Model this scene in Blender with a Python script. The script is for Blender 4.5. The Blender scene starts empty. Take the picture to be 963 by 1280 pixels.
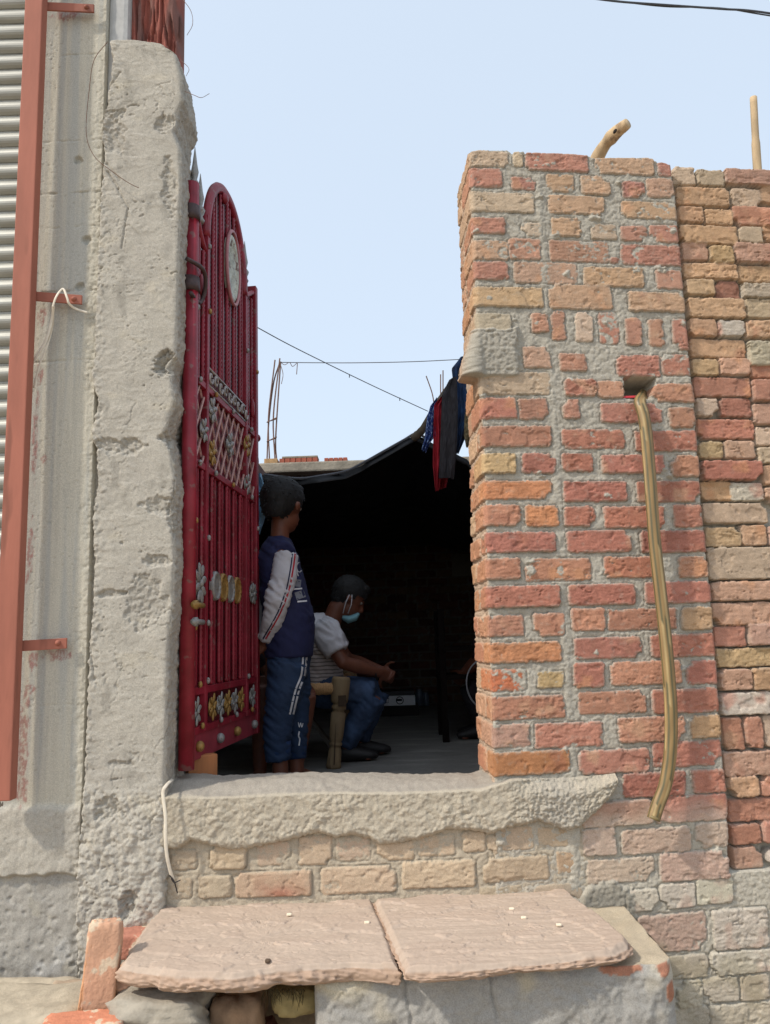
import bpy, bmesh, math, random
import numpy as np
from mathutils import Vector, Matrix, Euler
random.seed(7)
S = bpy.context.scene
COL = S.collection
# ------------------------------------------------------------ camera
PITCH, ROLL, FPX = math.radians(9.6), math.radians(1.9), 960.0
CAM = Vector((0.0, -2.85, 1.5))
RC = (Matrix.Rotation(math.radians(90)+PITCH, 3, 'X') @ Matrix.Rotation(-ROLL, 3, 'Z'))
RCN = np.array(RC)
def ray(px, py):
    d = RC @ Vector(((px-481.5)/FPX, -(py-640)/FPX, -1.0)); return d
def P(px, py, Y):                       # point of the vertical plane y = Y
    d = ray(px, py); t = (Y-CAM.y)/d.y; return CAM + d*t
def PZ(px, py, Z):
    d = ray(px, py); t = (Z-CAM.z)/d.z; return CAM + d*t
def PP(px, py, o, n):
    d = ray(px, py); t = (o-CAM).dot(n)/d.dot(n); return CAM + d*t
cd = bpy.data.cameras.new('camera'); co = bpy.data.objects.new('camera', cd); COL.objects.link(co)
co.matrix_world = Matrix.Translation(CAM) @ RC.to_4x4()
cd.sensor_fit = 'VERTICAL'; cd.sensor_height = 36; cd.lens = 36*FPX/1280; cd.clip_start = .05; cd.clip_end = 5000
S.camera = co
# ------------------------------------------------------------ world, sun
SUN_AZ, SUN_EL = math.radians(-58), math.radians(46)     # azimuth from -Y (towards the viewer), negative = left
sd = Vector((math.sin(SUN_AZ)*math.cos(SUN_EL), -math.cos(SUN_AZ)*math.cos(SUN_EL), math.sin(SUN_EL)))
W = bpy.data.worlds.new('World'); S.world = W; W.use_nodes = True
nt = W.node_tree; nt.nodes.clear()
wo = nt.nodes.new('ShaderNodeOutputWorld'); bg = nt.nodes.new('ShaderNodeBackground'); sk = nt.nodes.new('ShaderNodeTexSky')
sk.sky_type = 'NISHITA'; sk.sun_disc = False; sk.sun_elevation = SUN_EL; sk.sun_rotation = math.atan2(sd.x, sd.y)
sk.altitude = 0; sk.air_density = 1.0; sk.dust_density = 4.0; sk.ozone_density = 2.0
hz = nt.nodes.new('ShaderNodeMix'); hz.data_type = 'RGBA'; hz.inputs[0].default_value = .55     # milky air
hz.inputs[7].default_value = (7.35, 8.4, 9.5, 1)
nt.links.new(sk.outputs[0], hz.inputs[6]); nt.links.new(hz.outputs[2], bg.inputs[0])
bg.inputs[1].default_value = .15
nt.links.new(bg.outputs[0], wo.inputs[0])
sl = bpy.data.lights.new('sun', 'SUN'); sl.energy = 3.1; sl.angle = math.radians(2.5); sl.color = (1, .93, .82)
so = bpy.data.objects.new('sun', sl); COL.objects.link(so); so.rotation_euler = sd.to_track_quat('Z', 'Y').to_euler(); so.location = (-4, -4, 8)
vs = S.view_settings; vs.view_transform = 'Standard'; vs.look = 'None'; vs.gamma = 1; vs.exposure = 0.0
S.render.film_transparent = False
# ------------------------------------------------------------ helpers
def s2l(c):
    return tuple((v/255/12.92 if v/255 <= .04045 else ((v/255+.055)/1.055)**2.4) for v in c)
def tag(o, label=None, cat=None, group=None, kind=None):
    if label: o['label'] = label
    if cat: o['category'] = cat
    if group: o['group'] = group
    if kind: o['kind'] = kind
    return o
def empty(name, loc, label, cat, group=None):
    o = bpy.data.objects.new(name, None); COL.objects.link(o); o.location = loc; o.empty_display_size = .1
    return tag(o, label, cat, group)
def link(name, me, mat, parent=None, smooth=False):
    if mat is not None and len(me.materials) == 0: me.materials.append(mat)
    o = bpy.data.objects.new(name, me); COL.objects.link(o)
    if parent is not None:
        o.parent = parent
        root = parent
        while root is not None:         # geometry is written in world space
            root_m = root; root = root.parent
        o.matrix_parent_inverse = Matrix.Translation(-parent_world(parent))
    if smooth: me.polygons.foreach_set('use_smooth', [True]*len(me.polygons))
    return o
def parent_world(p):
    v = Vector(p.location); 
    return v if p.type == 'EMPTY' else Vector((0, 0, 0))
def pl(v): return Vector(v)
class MB:
    def __init__(s): s.v = []; s.f = []; s.uv = None
    def add(s, v, f):
        n = len(s.v); s.v += [tuple(p) for p in v]; s.f += [tuple(i+n for i in q) for q in f]; return s
    def box(s, c, size, R=None):
        hx, hy, hz_ = size[0]/2, size[1]/2, size[2]/2
        vs_ = []
        for z in (-hz_, hz_):
            for x, y in ((-hx, -hy), (hx, -hy), (hx, hy), (-hx, hy)):
                p = Vector((x, y, z)); p = R @ p if R is not None else p; vs_.append(Vector(c)+p)
        return s.add(vs_, [(3, 2, 1, 0), (4, 5, 6, 7), (0, 1, 5, 4), (1, 2, 6, 5), (2, 3, 7, 6), (3, 0, 4, 7)])
    def tube(s, pts, r, n=8, up=(0, 0, 1), cap=True, r2=None, rot=0.0):
        pts = [Vector(p) for p in pts]; m = len(pts)
        rr = r if isinstance(r, (list, tuple)) else [r]*m
        r2 = rr if r2 is None else (r2 if isinstance(r2, (list, tuple)) else [r2]*m)
        up = Vector(up); vs_ = []
        for i, p in enumerate(pts):
            t = (pts[min(i+1, m-1)]-pts[max(i-1, 0)]).normalized()
            a = t.cross(up)
            if a.length < 1e-3: a = t.cross(Vector((1, .1, 0)))
            a.normalize(); b = a.cross(t).normalized()
            for k in range(n):
                an = 2*math.pi*k/n+rot
                vs_.append(p+a*math.cos(an)*rr[i]+b*math.sin(an)*r2[i])
        fs = [(i*n+k, i*n+(k+1) % n, (i+1)*n+(k+1) % n, (i+1)*n+k) for i in range(m-1) for k in range(n)]
        if cap: fs += [tuple(range(n-1, -1, -1)), tuple((m-1)*n+k for k in range(n))]
        return s.add(vs_, fs)
    def lathe(s, c, prof, axis=(0, 0, 1), n=16):     # prof: (r, h)
        ax = Vector(axis).normalized(); a = ax.orthogonal().normalized(); b = ax.cross(a)
        vs_ = [Vector(c)+ax*h+(a*math.cos(2*math.pi*k/n)+b*math.sin(2*math.pi*k/n))*max(r, 1e-4) for r, h in prof for k in range(n)]
        m = len(prof)
        return s.add(vs_, [(i*n+k, i*n+(k+1) % n, (i+1)*n+(k+1) % n, (i+1)*n+k) for i in range(m-1) for k in range(n)] +
                     [tuple(range(n-1, -1, -1)), tuple((m-1)*n+k for k in range(n))])
    def blob(s, c, r, R=None, nu=14, nv=9):
        vs_ = []; 
        for j in range(nv+1):
            th = math.pi*j/nv
            for i in range(nu):
                ph = 2*math.pi*i/nu
                p = Vector((r[0]*math.sin(th)*math.cos(ph), r[1]*math.sin(th)*math.sin(ph), r[2]*math.cos(th)))
                vs_.append(Vector(c)+(R @ p if R is not None else p))
        return s.add(vs_, [(j*nu+i, (j+1)*nu+i, (j+1)*nu+(i+1) % nu, j*nu+(i+1) % nu) for j in range(nv) for i in range(nu)])
    def mesh(s, name):
        me = bpy.data.meshes.new(name); me.from_pydata(s.v, [], s.f); me.update()
        bm = bmesh.new(); bm.from_mesh(me); bmesh.ops.remove_doubles(bm, verts=bm.verts, dist=1e-6)
        bmesh.ops.recalc_face_normals(bm, faces=bm.faces); bm.to_mesh(me); bm.free(); return me
    def build(s, name, mat, parent=None, smooth=False, bevel=0):
        me = s.mesh(name)
        if bevel:
            bm = bmesh.new(); bm.from_mesh(me)
            bmesh.ops.bevel(bm, geom=[e for e in bm.edges if e.is_manifold and e.calc_face_angle(0) > .5], offset=bevel, segments=2, profile=.6, affect='EDGES')
            bm.to_mesh(me); bm.free()
        return link(name, me, mat, parent, smooth)
def voxel(mb, name, mat, parent, size=.01, smooth=3, fn=None):
    """union of the pieces as one continuous skin"""
    me = mb.mesh(name); o = bpy.data.objects.new('tmp', me); COL.objects.link(o)
    r = o.modifiers.new('r', 'REMESH'); r.mode = 'VOXEL'; r.voxel_size = size; r.use_smooth_shade = True
    sm = o.modifiers.new('s', 'SMOOTH'); sm.iterations = smooth; sm.factor = .5
    dg = bpy.context.evaluated_depsgraph_get(); dg.update()
    m2 = bpy.data.meshes.new_from_object(o.evaluated_get(dg)); bpy.data.objects.remove(o)
    m2.materials.clear(); m2.name = name
    if fn is not None:
        n = len(m2.vertices); co_ = np.empty(n*3); m2.vertices.foreach_get('co', co_); no = np.empty(n*3); m2.vertices.foreach_get('normal', no)
        co_ = fn(co_.reshape(-1, 3), no.reshape(-1, 3)); m2.vertices.foreach_set('co', co_.ravel()); m2.update()
    return link(name, m2, mat, parent, True)
# ---- noise
def _h(ix, iy, s):
    h = (ix.astype(np.int64)*374761393 + iy.astype(np.int64)*668265263 + s*1442695041) & 0xFFFFFFFF
    h = ((h ^ (h >> 13))*1274126177) & 0xFFFFFFFF
    h = (h ^ (h >> 16)) & 0xFFFF
    return h/65535.0
def vn(x, y, s=0):
    ix = np.floor(x); iy = np.floor(y); fx = x-ix; fy = y-iy
    a = fx*fx*fx*(fx*(fx*6-15)+10); b = fy*fy*fy*(fy*(fy*6-15)+10)
    def g(dx, dy):
        t = _h(ix+dx, iy+dy, s)*2*math.pi; return np.cos(t)*(fx-dx)+np.sin(t)*(fy-dy)
    return ((g(0, 0)*(1-a)+g(1, 0)*a)*(1-b)+(g(0, 1)*(1-a)+g(1, 1)*a)*b)*1.45
def fbm(x, y, s=0, o=4, g=.5):
    r = 0; a = 1; t = 0
    for i in range(o):
        r = r+a*vn(x*2**i+i*17.3, y*2**i-i*9.1, s+i); t += a; a *= g
    return r/t*1.3
def cell(x, y, s=0):      # distance to nearest jittered point, in cells
    ix = np.floor(x); iy = np.floor(y); d = np.full(x.shape, 9.0)
    for dx in (-1, 0, 1):
        for dy in (-1, 0, 1):
            cx = ix+dx+_h(ix+dx, iy+dy, s); cy = iy+dy+_h(ix+dx, iy+dy, s+7)
            d = np.minimum(d, np.hypot(x-cx, y-cy))
    return d
def grain(U, V, s, f=(30, 62, 115), a=(.005, .004, .0025), w=.35):
    wx_ = w*fbm(U*f[0]*.7, V*f[0]*.7, s+90, 3); r = 0
    for k, (ff, aa) in enumerate(zip(f, a)): r = r+aa*(.55-np.minimum(1, cell(U*ff+wx_, V*ff-wx_, s+k)))
    return r
def sst(a, b, x):
    t = np.clip((x-a)/(b-a), 0, 1); return t*t*(3-2*t)
# ---- materials
def newmat(name):
    m = bpy.data.materials.new(name); m.use_nodes = True; nt = m.node_tree; b = nt.nodes['Principled BSDF']; return m, nt, b
def N(nt, t, **k):
    n = nt.nodes.new(t)
    for a, v in k.items():
        if a.startswith('i_'): 
            kk = a[2:]; n.inputs[int(kk) if kk.isdigit() else kk].default_value = v
        else: setattr(n, a, v)
    return n
def mat(name, col, rough=.7, var=.15, scale=20, bump=.0, bscale=200, metal=0, stretch=(1, 1, 1), col2=None, spots=None, dist=.002, spec=None):
    m, nt, b = newmat(name); L = nt.links.new
    tc = N(nt, 'ShaderNodeTexCoord'); mp = N(nt, 'ShaderNodeMapping'); mp.inputs['Scale'].default_value = stretch
    L(tc.outputs['Object'], mp.inputs[0])
    no = N(nt, 'ShaderNodeTexNoise', i_Scale=scale, i_Detail=6.0, i_Roughness=.6); L(mp.outputs[0], no.inputs['Vector'])
    cr = N(nt, 'ShaderNodeValToRGB'); c = s2l(col)
    c1 = tuple(min(1, v*(1-var)) for v in c); c2 = s2l(col2) if col2 else tuple(min(1, v*(1+var)) for v in c)
    cr.color_ramp.elements[0].position = .36; cr.color_ramp.elements[1].position = .64
    cr.color_ramp.elements[0].color = (*c1, 1); cr.color_ramp.elements[1].color = (*c2, 1)
    L(no.outputs['Fac'], cr.inputs[0]); out = cr.outputs[0]
    if spots:
        n2 = N(nt, 'ShaderNodeTexNoise', i_Scale=spots[1], i_Detail=3.0); L(mp.outputs[0], n2.inputs['Vector'])
        r2 = N(nt, 'ShaderNodeValToRGB'); r2.color_ramp.elements[0].position = spots[2]; r2.color_ramp.elements[1].position = spots[2]+.05
        L(n2.outputs['Fac'], r2.inputs[0]); mx = N(nt, 'ShaderNodeMix', data_type='RGBA'); L(r2.outputs[0], mx.inputs[0]); L(out, mx.inputs[6])
        mx.inputs[7].default_value = (*s2l(spots[0]), 1); out = mx.outputs[2]
    L(out, b.inputs['Base Color']); b.inputs['Roughness'].default_value = rough; b.inputs['Metallic'].default_value = metal
    if spec is not None: b.inputs['Specular IOR Level'].default_value = spec
    if bump:
        n3 = N(nt, 'ShaderNodeTexNoise', i_Scale=bscale, i_Detail=5.0); L(mp.outputs[0], n3.inputs['Vector'])
        bp = N(nt, 'ShaderNodeBump', i_Strength=bump, i_Distance=dist); L(n3.outputs['Fac'], bp.inputs['Height']); L(bp.outputs[0], b.inputs['Normal'])
    return m
def attrmat(name, rough=.92, bump=.5, sc=260, var=.12):
    m, nt, b = newmat(name); L = nt.links.new
    at = N(nt, 'ShaderNodeAttribute', attribute_name='Col'); tc = N(nt, 'ShaderNodeTexCoord')
    n1 = N(nt, 'ShaderNodeTexNoise', i_Scale=sc*.6, i_Detail=5.0, i_Roughness=.7); L(tc.outputs['Object'], n1.inputs['Vector'])
    mr = N(nt, 'ShaderNodeMapRange', i_1=.3, i_2=.7, i_3=.90*(1-var), i_4=.90*(1+var)); L(n1.outputs['Fac'], mr.inputs[0])
    vm = N(nt, 'ShaderNodeVectorMath', operation='SCALE'); L(at.outputs['Color'], vm.inputs[0]); L(mr.outputs[0], vm.inputs['Scale'])
    L(vm.outputs[0], b.inputs['Base Color']); b.inputs['Roughness'].default_value = rough; b.inputs['Specular IOR Level'].default_value = .25
    n2 = N(nt, 'ShaderNodeTexNoise', i_Scale=sc, i_Detail=6.0, i_Roughness=.75); L(tc.outputs['Object'], n2.inputs['Vector'])
    bp = N(nt, 'ShaderNodeBump', i_Strength=bump, i_Distance=.003); L(n2.outputs['Fac'], bp.inputs['Height']); L(bp.outputs[0], b.inputs['Normal'])
    return m
M_BRICK = attrmat('weathered_masonry', bump=.7, sc=400, var=.22); M_CEM = attrmat('rough_cement', bump=.75, sc=380, var=.24); M_STONE = attrmat('sandstone', bump=.3, sc=160, var=.06, rough=.85)
# ---- dense grids
def gridmesh(name, X, C, m, parent=None, closed=None):
    """X (nv,nu,3) positions, C (nv,nu,3) albedo"""
    nv, nu = X.shape[:2]
    idx = np.arange(nv*nu).reshape(nv, nu)
    q = np.stack([idx[:-1, :-1], idx[:-1, 1:], idx[1:, 1:], idx[1:, :-1]], -1).reshape(-1, 4)
    me = bpy.data.meshes.new(name); me.vertices.add(nv*nu); me.vertices.foreach_set('co', X.reshape(-1).astype(np.float32))
    me.loops.add(q.size); me.loops.foreach_set('vertex_index', q.reshape(-1).astype(np.int32))
    me.polygons.add(len(q)); me.polygons.foreach_set('loop_start', (np.arange(len(q))*4).astype(np.int32))
    me.polygons.foreach_set('loop_total', np.full(len(q), 4, np.int32)); me.polygons.foreach_set('use_smooth', np.ones(len(q), bool))
    me.update(calc_edges=True)
    a = me.color_attributes.new('Col', 'FLOAT_COLOR', 'POINT')
    a.data.foreach_set('color', np.concatenate([np.clip(C, 0, 1), np.ones((nv, nu, 1))], -1).reshape(-1).astype(np.float32))
    me.validate()
    return link(name, me, m, parent)
def relief(name, m, pos, us, vb, vt, step, field, T=.2, parent=None, top=True):
    """heightfield wall: pos(U,V,H) -> XYZ; us columns; vb/vt functions of u; returns object. Padded all round by T so it is a solid block"""
    us = np.asarray(us); vtop = np.array([vt(u) for u in us]); vbot = np.array([vb(u) for u in us])
    nv = int((vtop.max()-vbot.min())/step)+2
    t = np.linspace(0, 1, nv)[:, None]; U = np.repeat(us[None], nv, 0); V = vbot[None]+(vtop-vbot)[None]*t
    H, C = field(U, V)
    U = np.pad(U, 1, mode='edge'); V = np.pad(V, 1, mode='edge'); C = np.pad(C, ((1, 1), (1, 1), (0, 0)), mode='edge')
    H = np.pad(H, 1, constant_values=-T)
    return gridmesh(name, pos(U, V, H), C, m, parent)
# ------------------------------------------------------------ masonry
PAL = {'R': (176, 119, 101), 'S': (183, 133, 110), 'O': (190, 154, 122), 'T': (194, 171, 146), 'Y': (188, 158, 120), 'P': (188, 150, 128),
       'W': (196, 184, 166), 'G': (178, 164, 144), 'D': (150, 108, 92), 'F': (188, 114, 84), 'B': (190, 134, 98)}
CR = {'A': (563, 180), 'C': (563, 430), 'E': (563, 680), 'G': (563, 930), 'B': (763, 180), 'D': (763, 430), 'F': (763, 680), 'H': (763, 930),
      'K': (763, 1014), 'I': (200, 1014), 'J': (400, 1014), 'L': (600, 1014)}
def px_of(c, b): o = CR[c]; return (o[0]+b[0]/4.81, o[0]+b[1]/4.81, o[1]+b[2]/4.81, o[1]+b[3]/4.81, b[4])
FRONT = {
'A': [(130,350,38,132,'T'),(380,440,38,135,'T'),(455,832,55,160,'R'),(875,1227,75,178,'O'),
 (135,315,145,255,'R'),(370,515,195,272,'R'),(580,745,180,285,'O'),(790,960,190,300,'O'),
 (140,505,290,405,'T'),(590,930,308,418,'O'),(130,333,440,535,'R'),(430,555,470,548,'T'),(610,785,440,552,'O'),(850,1002,480,570,'T'),
 (110,350,575,690,'O'),(355,545,565,690,'S'),(600,955,580,705,'S'),(170,350,705,812,'R'),(385,765,710,835,'P'),(805,1165,740,855,'O'),
 (130,560,860,975,'Y'),(595,975,845,990,'O'),(150,370,1015,1130,'G'),(490,590,1020,1130,'S'),(610,695,1000,1178,'S'),(755,860,1010,1185,'T'),(900,1015,1010,1200,'R')],
'B': [(290,370,105,190,'R'),(75,210,225,320,'R'),(220,390,205,318,'P'),(70,408,345,445,'O'),(65,225,490,580,'S'),(240,415,485,588,'R'),
 (65,440,605,725,'R'),(0,60,680,712,'R'),(280,442,755,868,'S'),(115,455,890,1005,'O'),(95,190,1045,1205,'S'),(235,325,1050,1215,'S'),(380,475,1050,1235,'R')],
'C': [(440,605,15,140,'P'),(660,820,55,160,'S'),(200,600,165,300,'T'),(690,880,210,310,'R'),(885,1045,220,320,'S'),
 (200,400,320,445,'R'),(415,590,325,450,'S'),(680,780,330,445,'S'),(910,1275,355,470,'R'),(170,610,490,615,'S'),(675,1050,510,625,'R'),
 (215,395,655,775,'Y'),(435,635,655,775,'R'),(675,860,655,765,'R'),(915,1290,665,775,'R'),(180,615,820,930,'B'),(685,1065,825,945,'R'),
 (200,425,965,1090,'S'),(455,655,970,1095,'B'),(690,875,975,1095,'R'),(930,1290,975,1105,'R'),(210,635,1130,1250,'R'),(705,1090,1120,1250,'R')],
'D': [(45,305,65,190,'R'),(315,495,60,185,'R'),(255,510,235,345,'S'),(358,520,380,500,'S'),(155,530,520,640,'R'),(370,540,670,795,'S'),
 (165,550,822,948,'R'),(385,560,965,1100,'S'),(190,578,1120,1252,'R')],
'E': [(220,425,85,210,'S'),(455,850,85,220,'S'),(930,1245,75,200,'R'),(200,658,250,380,'R'),(715,1115,240,365,'R'),
 (175,445,430,555,'S'),(505,690,415,552,'S'),(735,935,385,520,'S'),(950,1365,390,515,'S'),(220,670,590,712,'B'),(750,1155,560,688,'R'),
 (180,465,755,885,'F'),(530,690,765,865,'Y'),(745,930,710,862,'R'),(970,1390,705,845,'S'),(215,690,915,1052,'S'),(775,1182,885,1020,'S'),
 (185,480,1085,1225,'P'),(515,920,1075,1222,'S'),(1017,1417,1040,1190,'S')],
'F': [(415,595,75,200,'S'),(215,610,225,355,'R'),(435,628,378,515,'O'),(250,642,540,678,'R'),(465,652,700,842,'R'),(258,660,872,1015,'R'),(485,680,1030,1165,'O')],
'G': [(255,720,45,185,'B'),(780,1200,35,175,'S'),(800,1000,505,672,'P')],
'H': [(262,675,-15,135,'R'),(80,455,170,318,'R'),(500,695,155,295,'R'),(-170,258,345,492,'P'),(265,712,310,470,'R'),(75,488,508,658,'S'),(520,718,475,622,'P'),
 (-135,268,690,835,'P'),(305,718,650,820,'R'),(95,295,880,1010,'W'),(305,515,840,990,'W'),(525,742,815,965,'W')],
'K': [(170,585,620,850,'R'),(625,955,590,830,'W'),(350,595,870,1010,'G'),(610,1000,840,980,'W'),(410,560,1020,1180,'G'),(565,775,1000,1150,'G'),(790,960,985,1145,'T'),
 (380,600,1180,1300,'G'),(610,1000,1160,1310,'G'),(380,700,1320,1430,'G'),(720,1020,1320,1430,'G')]}
RIGHT = {
'B': [(375,520,125,240,'T'),(525,695,150,250,'T'),(690,1040,150,245,'P'),(398,722,255,370,'O'),(735,918,260,372,'T'),(910,1040,245,350,'O'),
 (410,568,370,470,'O'),(572,745,385,483,'O'),(740,1060,370,490,'S'),(415,768,488,600,'O'),(768,920,492,595,'T'),(915,1060,485,580,'O'),
 (435,597,585,695,'P'),(600,742,612,720,'Y'),(750,1060,595,715,'P'),(440,770,712,810,'O'),(775,1060,725,830,'O'),
 (450,625,815,915,'Y'),(635,790,815,935,'D'),(795,1060,838,930,'G'),(460,810,928,1052,'O'),(815,1060,930,1050,'T'),
 (468,640,1052,1160,'O'),(640,808,1060,1160,'W'),(810,1060,1060,1170,'O'),(480,825,1168,1285,'O'),(830,1060,1185,1335,'G')],
'D': [(490,658,85,190,'Y'),(660,843,82,188,'P'),(843,1060,95,205,'S'),(500,850,197,318,'S'),(855,1060,212,345,'S'),
 (520,655,322,435,'T'),(665,860,318,438,'R'),(865,1060,355,485,'P'),(530,878,445,570,'R'),(880,1060,490,610,'T'),
 (535,690,578,690,'Y'),(695,878,575,690,'P'),(890,1060,615,720,'T'),(550,915,698,822,'R'),(920,1060,725,850,'O'),
 (550,738,820,940,'O'),(722,930,828,945,'W'),(935,1060,860,950,'P'),(560,955,950,1078,'T'),(575,800,1095,1220,'Y'),(800,955,1080,1212,'O'),(960,1060,1085,1215,'P')],
'F': [(582,1060,15,215,'T'),(612,1060,218,342,'P'),(612,1060,345,488,'P'),(630,830,490,620,'S'),(838,1060,475,610,'P'),(645,1060,620,742,'Y'),
 (660,855,748,882,'P'),(858,1060,742,880,'O'),(665,1060,885,1030,'W'),(680,808,1040,1245,'S'),(815,925,1035,1230,'S'),(930,1060,1025,1225,'T')],
'H': [(680,1060,40,195,'P'),(710,900,195,325,'O'),(905,1060,185,315,'S'),(708,1060,325,470,'S'),(718,912,480,610,'S'),(915,1060,460,595,'S'),
 (712,922,615,755,'P'),(950,1060,640,720,'W')],
'K': [(745,955,440,560,'W'),(960,1060,440,560,'W'),(960,1060,590,830,'W')]}
LOW = {
'I': [(60,220,235,358,'G'),(300,520,200,352,'T'),(578,785,180,335,'T'),(835,1035,150,328,'T'),(15,190,395,535,'G'),(230,430,390,525,'G'),(450,910,365,520,'P')],
'J': [(95,305,155,305,'T'),(340,565,180,300,'T'),(590,815,140,275,'T'),(860,1000,120,250,'T'),(5,460,335,500,'T'),(495,940,300,465,'T')],
'L': [(50,110,150,270,'T'),(130,335,90,245,'T'),(355,570,100,232,'T'),(20,425,280,430,'T'),(470,610,250,395,'O'),(0,300,450,570,'G'),(330,640,450,570,'G')]}
MORT = np.array(s2l((180, 174, 161)))
def slope(y): return .05-(y-190)*.000133
def to_bricks(tab, uv, sl=slope):
    out = []
    for c, L in tab.items():
        for b in L:
            x0, x1, y0, y1, k = px_of(c, b); s = sl((y0+y1)/2); ym = (y0+y1)/2; h = (y1-y0)/2; xm = (x0+x1)/2
            a = uv(x0, ym-s*(xm-x0)); d = uv(x1, ym+s*(x1-xm)); t = uv(xm, y0); bt = uv(xm, y1)
            uc = (a[0]+d[0])/2; vc = (t[1]+bt[1])/2
            out.append([uc, vc, (d[0]-a[0])/2, (t[1]-bt[1])/2, (d[1]-a[1])/(d[0]-a[0]), k])
    return out
def brickfield(U, V, bricks, seed, mort=-.006, mamp=.0035, proud=.0, jit=.003, mcol=MORT, r=.008, dust=.5, warp=.0035, grow=0.0, depthmort=None):
    """heights (m) and albedo of a brick face: bricks over rough mortar"""
    rng = np.random.RandomState(seed)
    w1 = fbm(U*26, V*26, seed, 4, .62); w2 = fbm(U*26, V*26, seed+50, 4, .62)
    fine = fbm(U*110, V*110, seed+9, 3); mid = fbm(U*38, V*55, seed+19, 4); strk = fbm(U*30, V*130, seed+29, 3); big = fbm(U*3, V*3, seed+39, 3)
    rid = 1-np.abs(fbm(U*7, V*34, seed+77, 4))
    crack = sst(.955, .99, rid)*sst(.15, .45, fbm(U*12, V*12, seed+78, 2))
    Hb = np.full(U.shape, -1.0); C = np.zeros(U.shape+(3,)); SD = np.full(U.shape, 9.0)
    for (uc, vc, hw, hh, sl_, k) in bricks:
        kk = k if isinstance(k, str) else None
        hw += grow; hh += grow
        cr = rng.uniform(.007, .016); bh = proud+rng.normal()*jit; tu, tv = rng.normal(size=2)*.012
        sh = rng.uniform(-.05, .05); tint = 1+rng.normal(size=3)*np.array([.012, .02, .03])+rng.normal()*.07; ph = rng.uniform(0, 90)
        m = (np.abs(U-uc) < hw+.02) & (np.abs(V-vc-(U-uc)*sl_) < hh+.02)
        if not m.any(): continue
        u = U[m]-uc; v = V[m]-vc-u*sl_; u = u+sh*v
        u2 = u+w1[m]*warp*1.2; v2 = v+w2[m]*warp
        qx = np.abs(u2)-hw+cr; qy = np.abs(v2)-hh+cr
        s = np.hypot(np.maximum(qx, 0), np.maximum(qy, 0))+np.minimum(np.maximum(qx, qy), 0)-cr
        # chipped corners
        ci = rng.randint(0, 4); cu = (1 if ci & 1 else -1)*hw; cv = (1 if ci & 2 else -1)*hh; rad = rng.uniform(.0, .03)
        s = np.maximum(s, rad-np.hypot(u2-cu, v2-cv)+fine[m]*.004)
        t = np.clip((s+r)/r, 0, 1)
        rug = rng.uniform(.5, 1.25); h = bh+tu*u+tv*v+(mid[m]*.0018+fine[m]*.0013+strk[m]*.0016)*rug-crack[m]*.006*(rng.rand() < .7)-r*(1-np.sqrt(np.maximum(1-t*t, 0)))
        chipn = fbm((u+ph)*24, (v+ph)*24, seed+5, 3)
        chip = sst(.44, .60, chipn)*sst(-.016, -.003, s)
        h = h-chip*.008-.0035*sst(.25, .33, fbm((u+ph)*13, (v+ph)*17, seed+6, 3))
        h = np.where(s > 0, -1.0, h)
        c = np.array(s2l(PAL[k]))*tint
        n1 = fbm((u+ph)*14, (v+ph)*22, seed+3, 4)[:, None]; n2 = fbm((u+ph)*9, (v-ph)*9, seed+4, 3)[:, None]
        cc = c*(1+.22*n1+.10*mid[m][:, None])
        if kk in ('R', 'S', 'O', 'B', 'F', 'P'):
            o = np.array(s2l(random.choice([(206, 150, 110), (158, 104, 86), (206, 168, 136), (172, 118, 96)])))
            cc = cc*(1-.5*sst(.15, .6, n2))+o*.5*sst(.15, .6, n2)
        if kk == 'W':
            o = np.array(s2l((190, 130, 110))); cc = cc*(1-.6*sst(.1, .5, n2))+o*.6*sst(.1, .5, n2)
        dd = (dust*sst(-.012, -.001, s+.004*fine[m])*sst(-.5, .4, w1[m]))[:, None]
        dd = np.maximum(dd, .35*sst(.25, .6, fbm((u+ph)*40, (v+ph)*40, seed+8, 3))[:, None]*dust)
        cc = cc*(1-dd)+mcol*1.02*dd
        up = h > Hb[m]
        hb = Hb[m]; hb[up] = h[up]; Hb[m] = hb
        cb = C[m]; cb[up] = cc[up]; C[m] = cb
        sd_ = SD[m]; SD[m] = np.minimum(sd_, s)
    mo = mort if depthmort is None else depthmort
    Hm = mo+mamp*(.5*fbm(U*34, V*34, seed+60, 4)+.5*fbm(U*9, V*9, seed+62, 2))+grain(U, V, seed+61, (48, 90), (.0045, .003))
    mc = mcol*(1+.07*fine+.10*fbm(U*20, V*20, seed+63, 3)+.08*big)[..., None]
    Hm = Hm-.006*np.exp(-((SD-.0015)/.0028)**2)*sst(-.5, .2, w1)
    return Hb, C, Hm, mc, SD
def merge(Hb, C, Hm, mc):
    w = sst(-.0007, .0007, Hb-Hm)[..., None]
    return np.maximum(Hb, Hm), C*w+mc*(1-w)
def interp_px(pts, fn):
    q = sorted(fn(*p) for p in pts); a = np.array(q); return lambda u: float(np.interp(u, a[:, 0], a[:, 1]))

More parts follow.
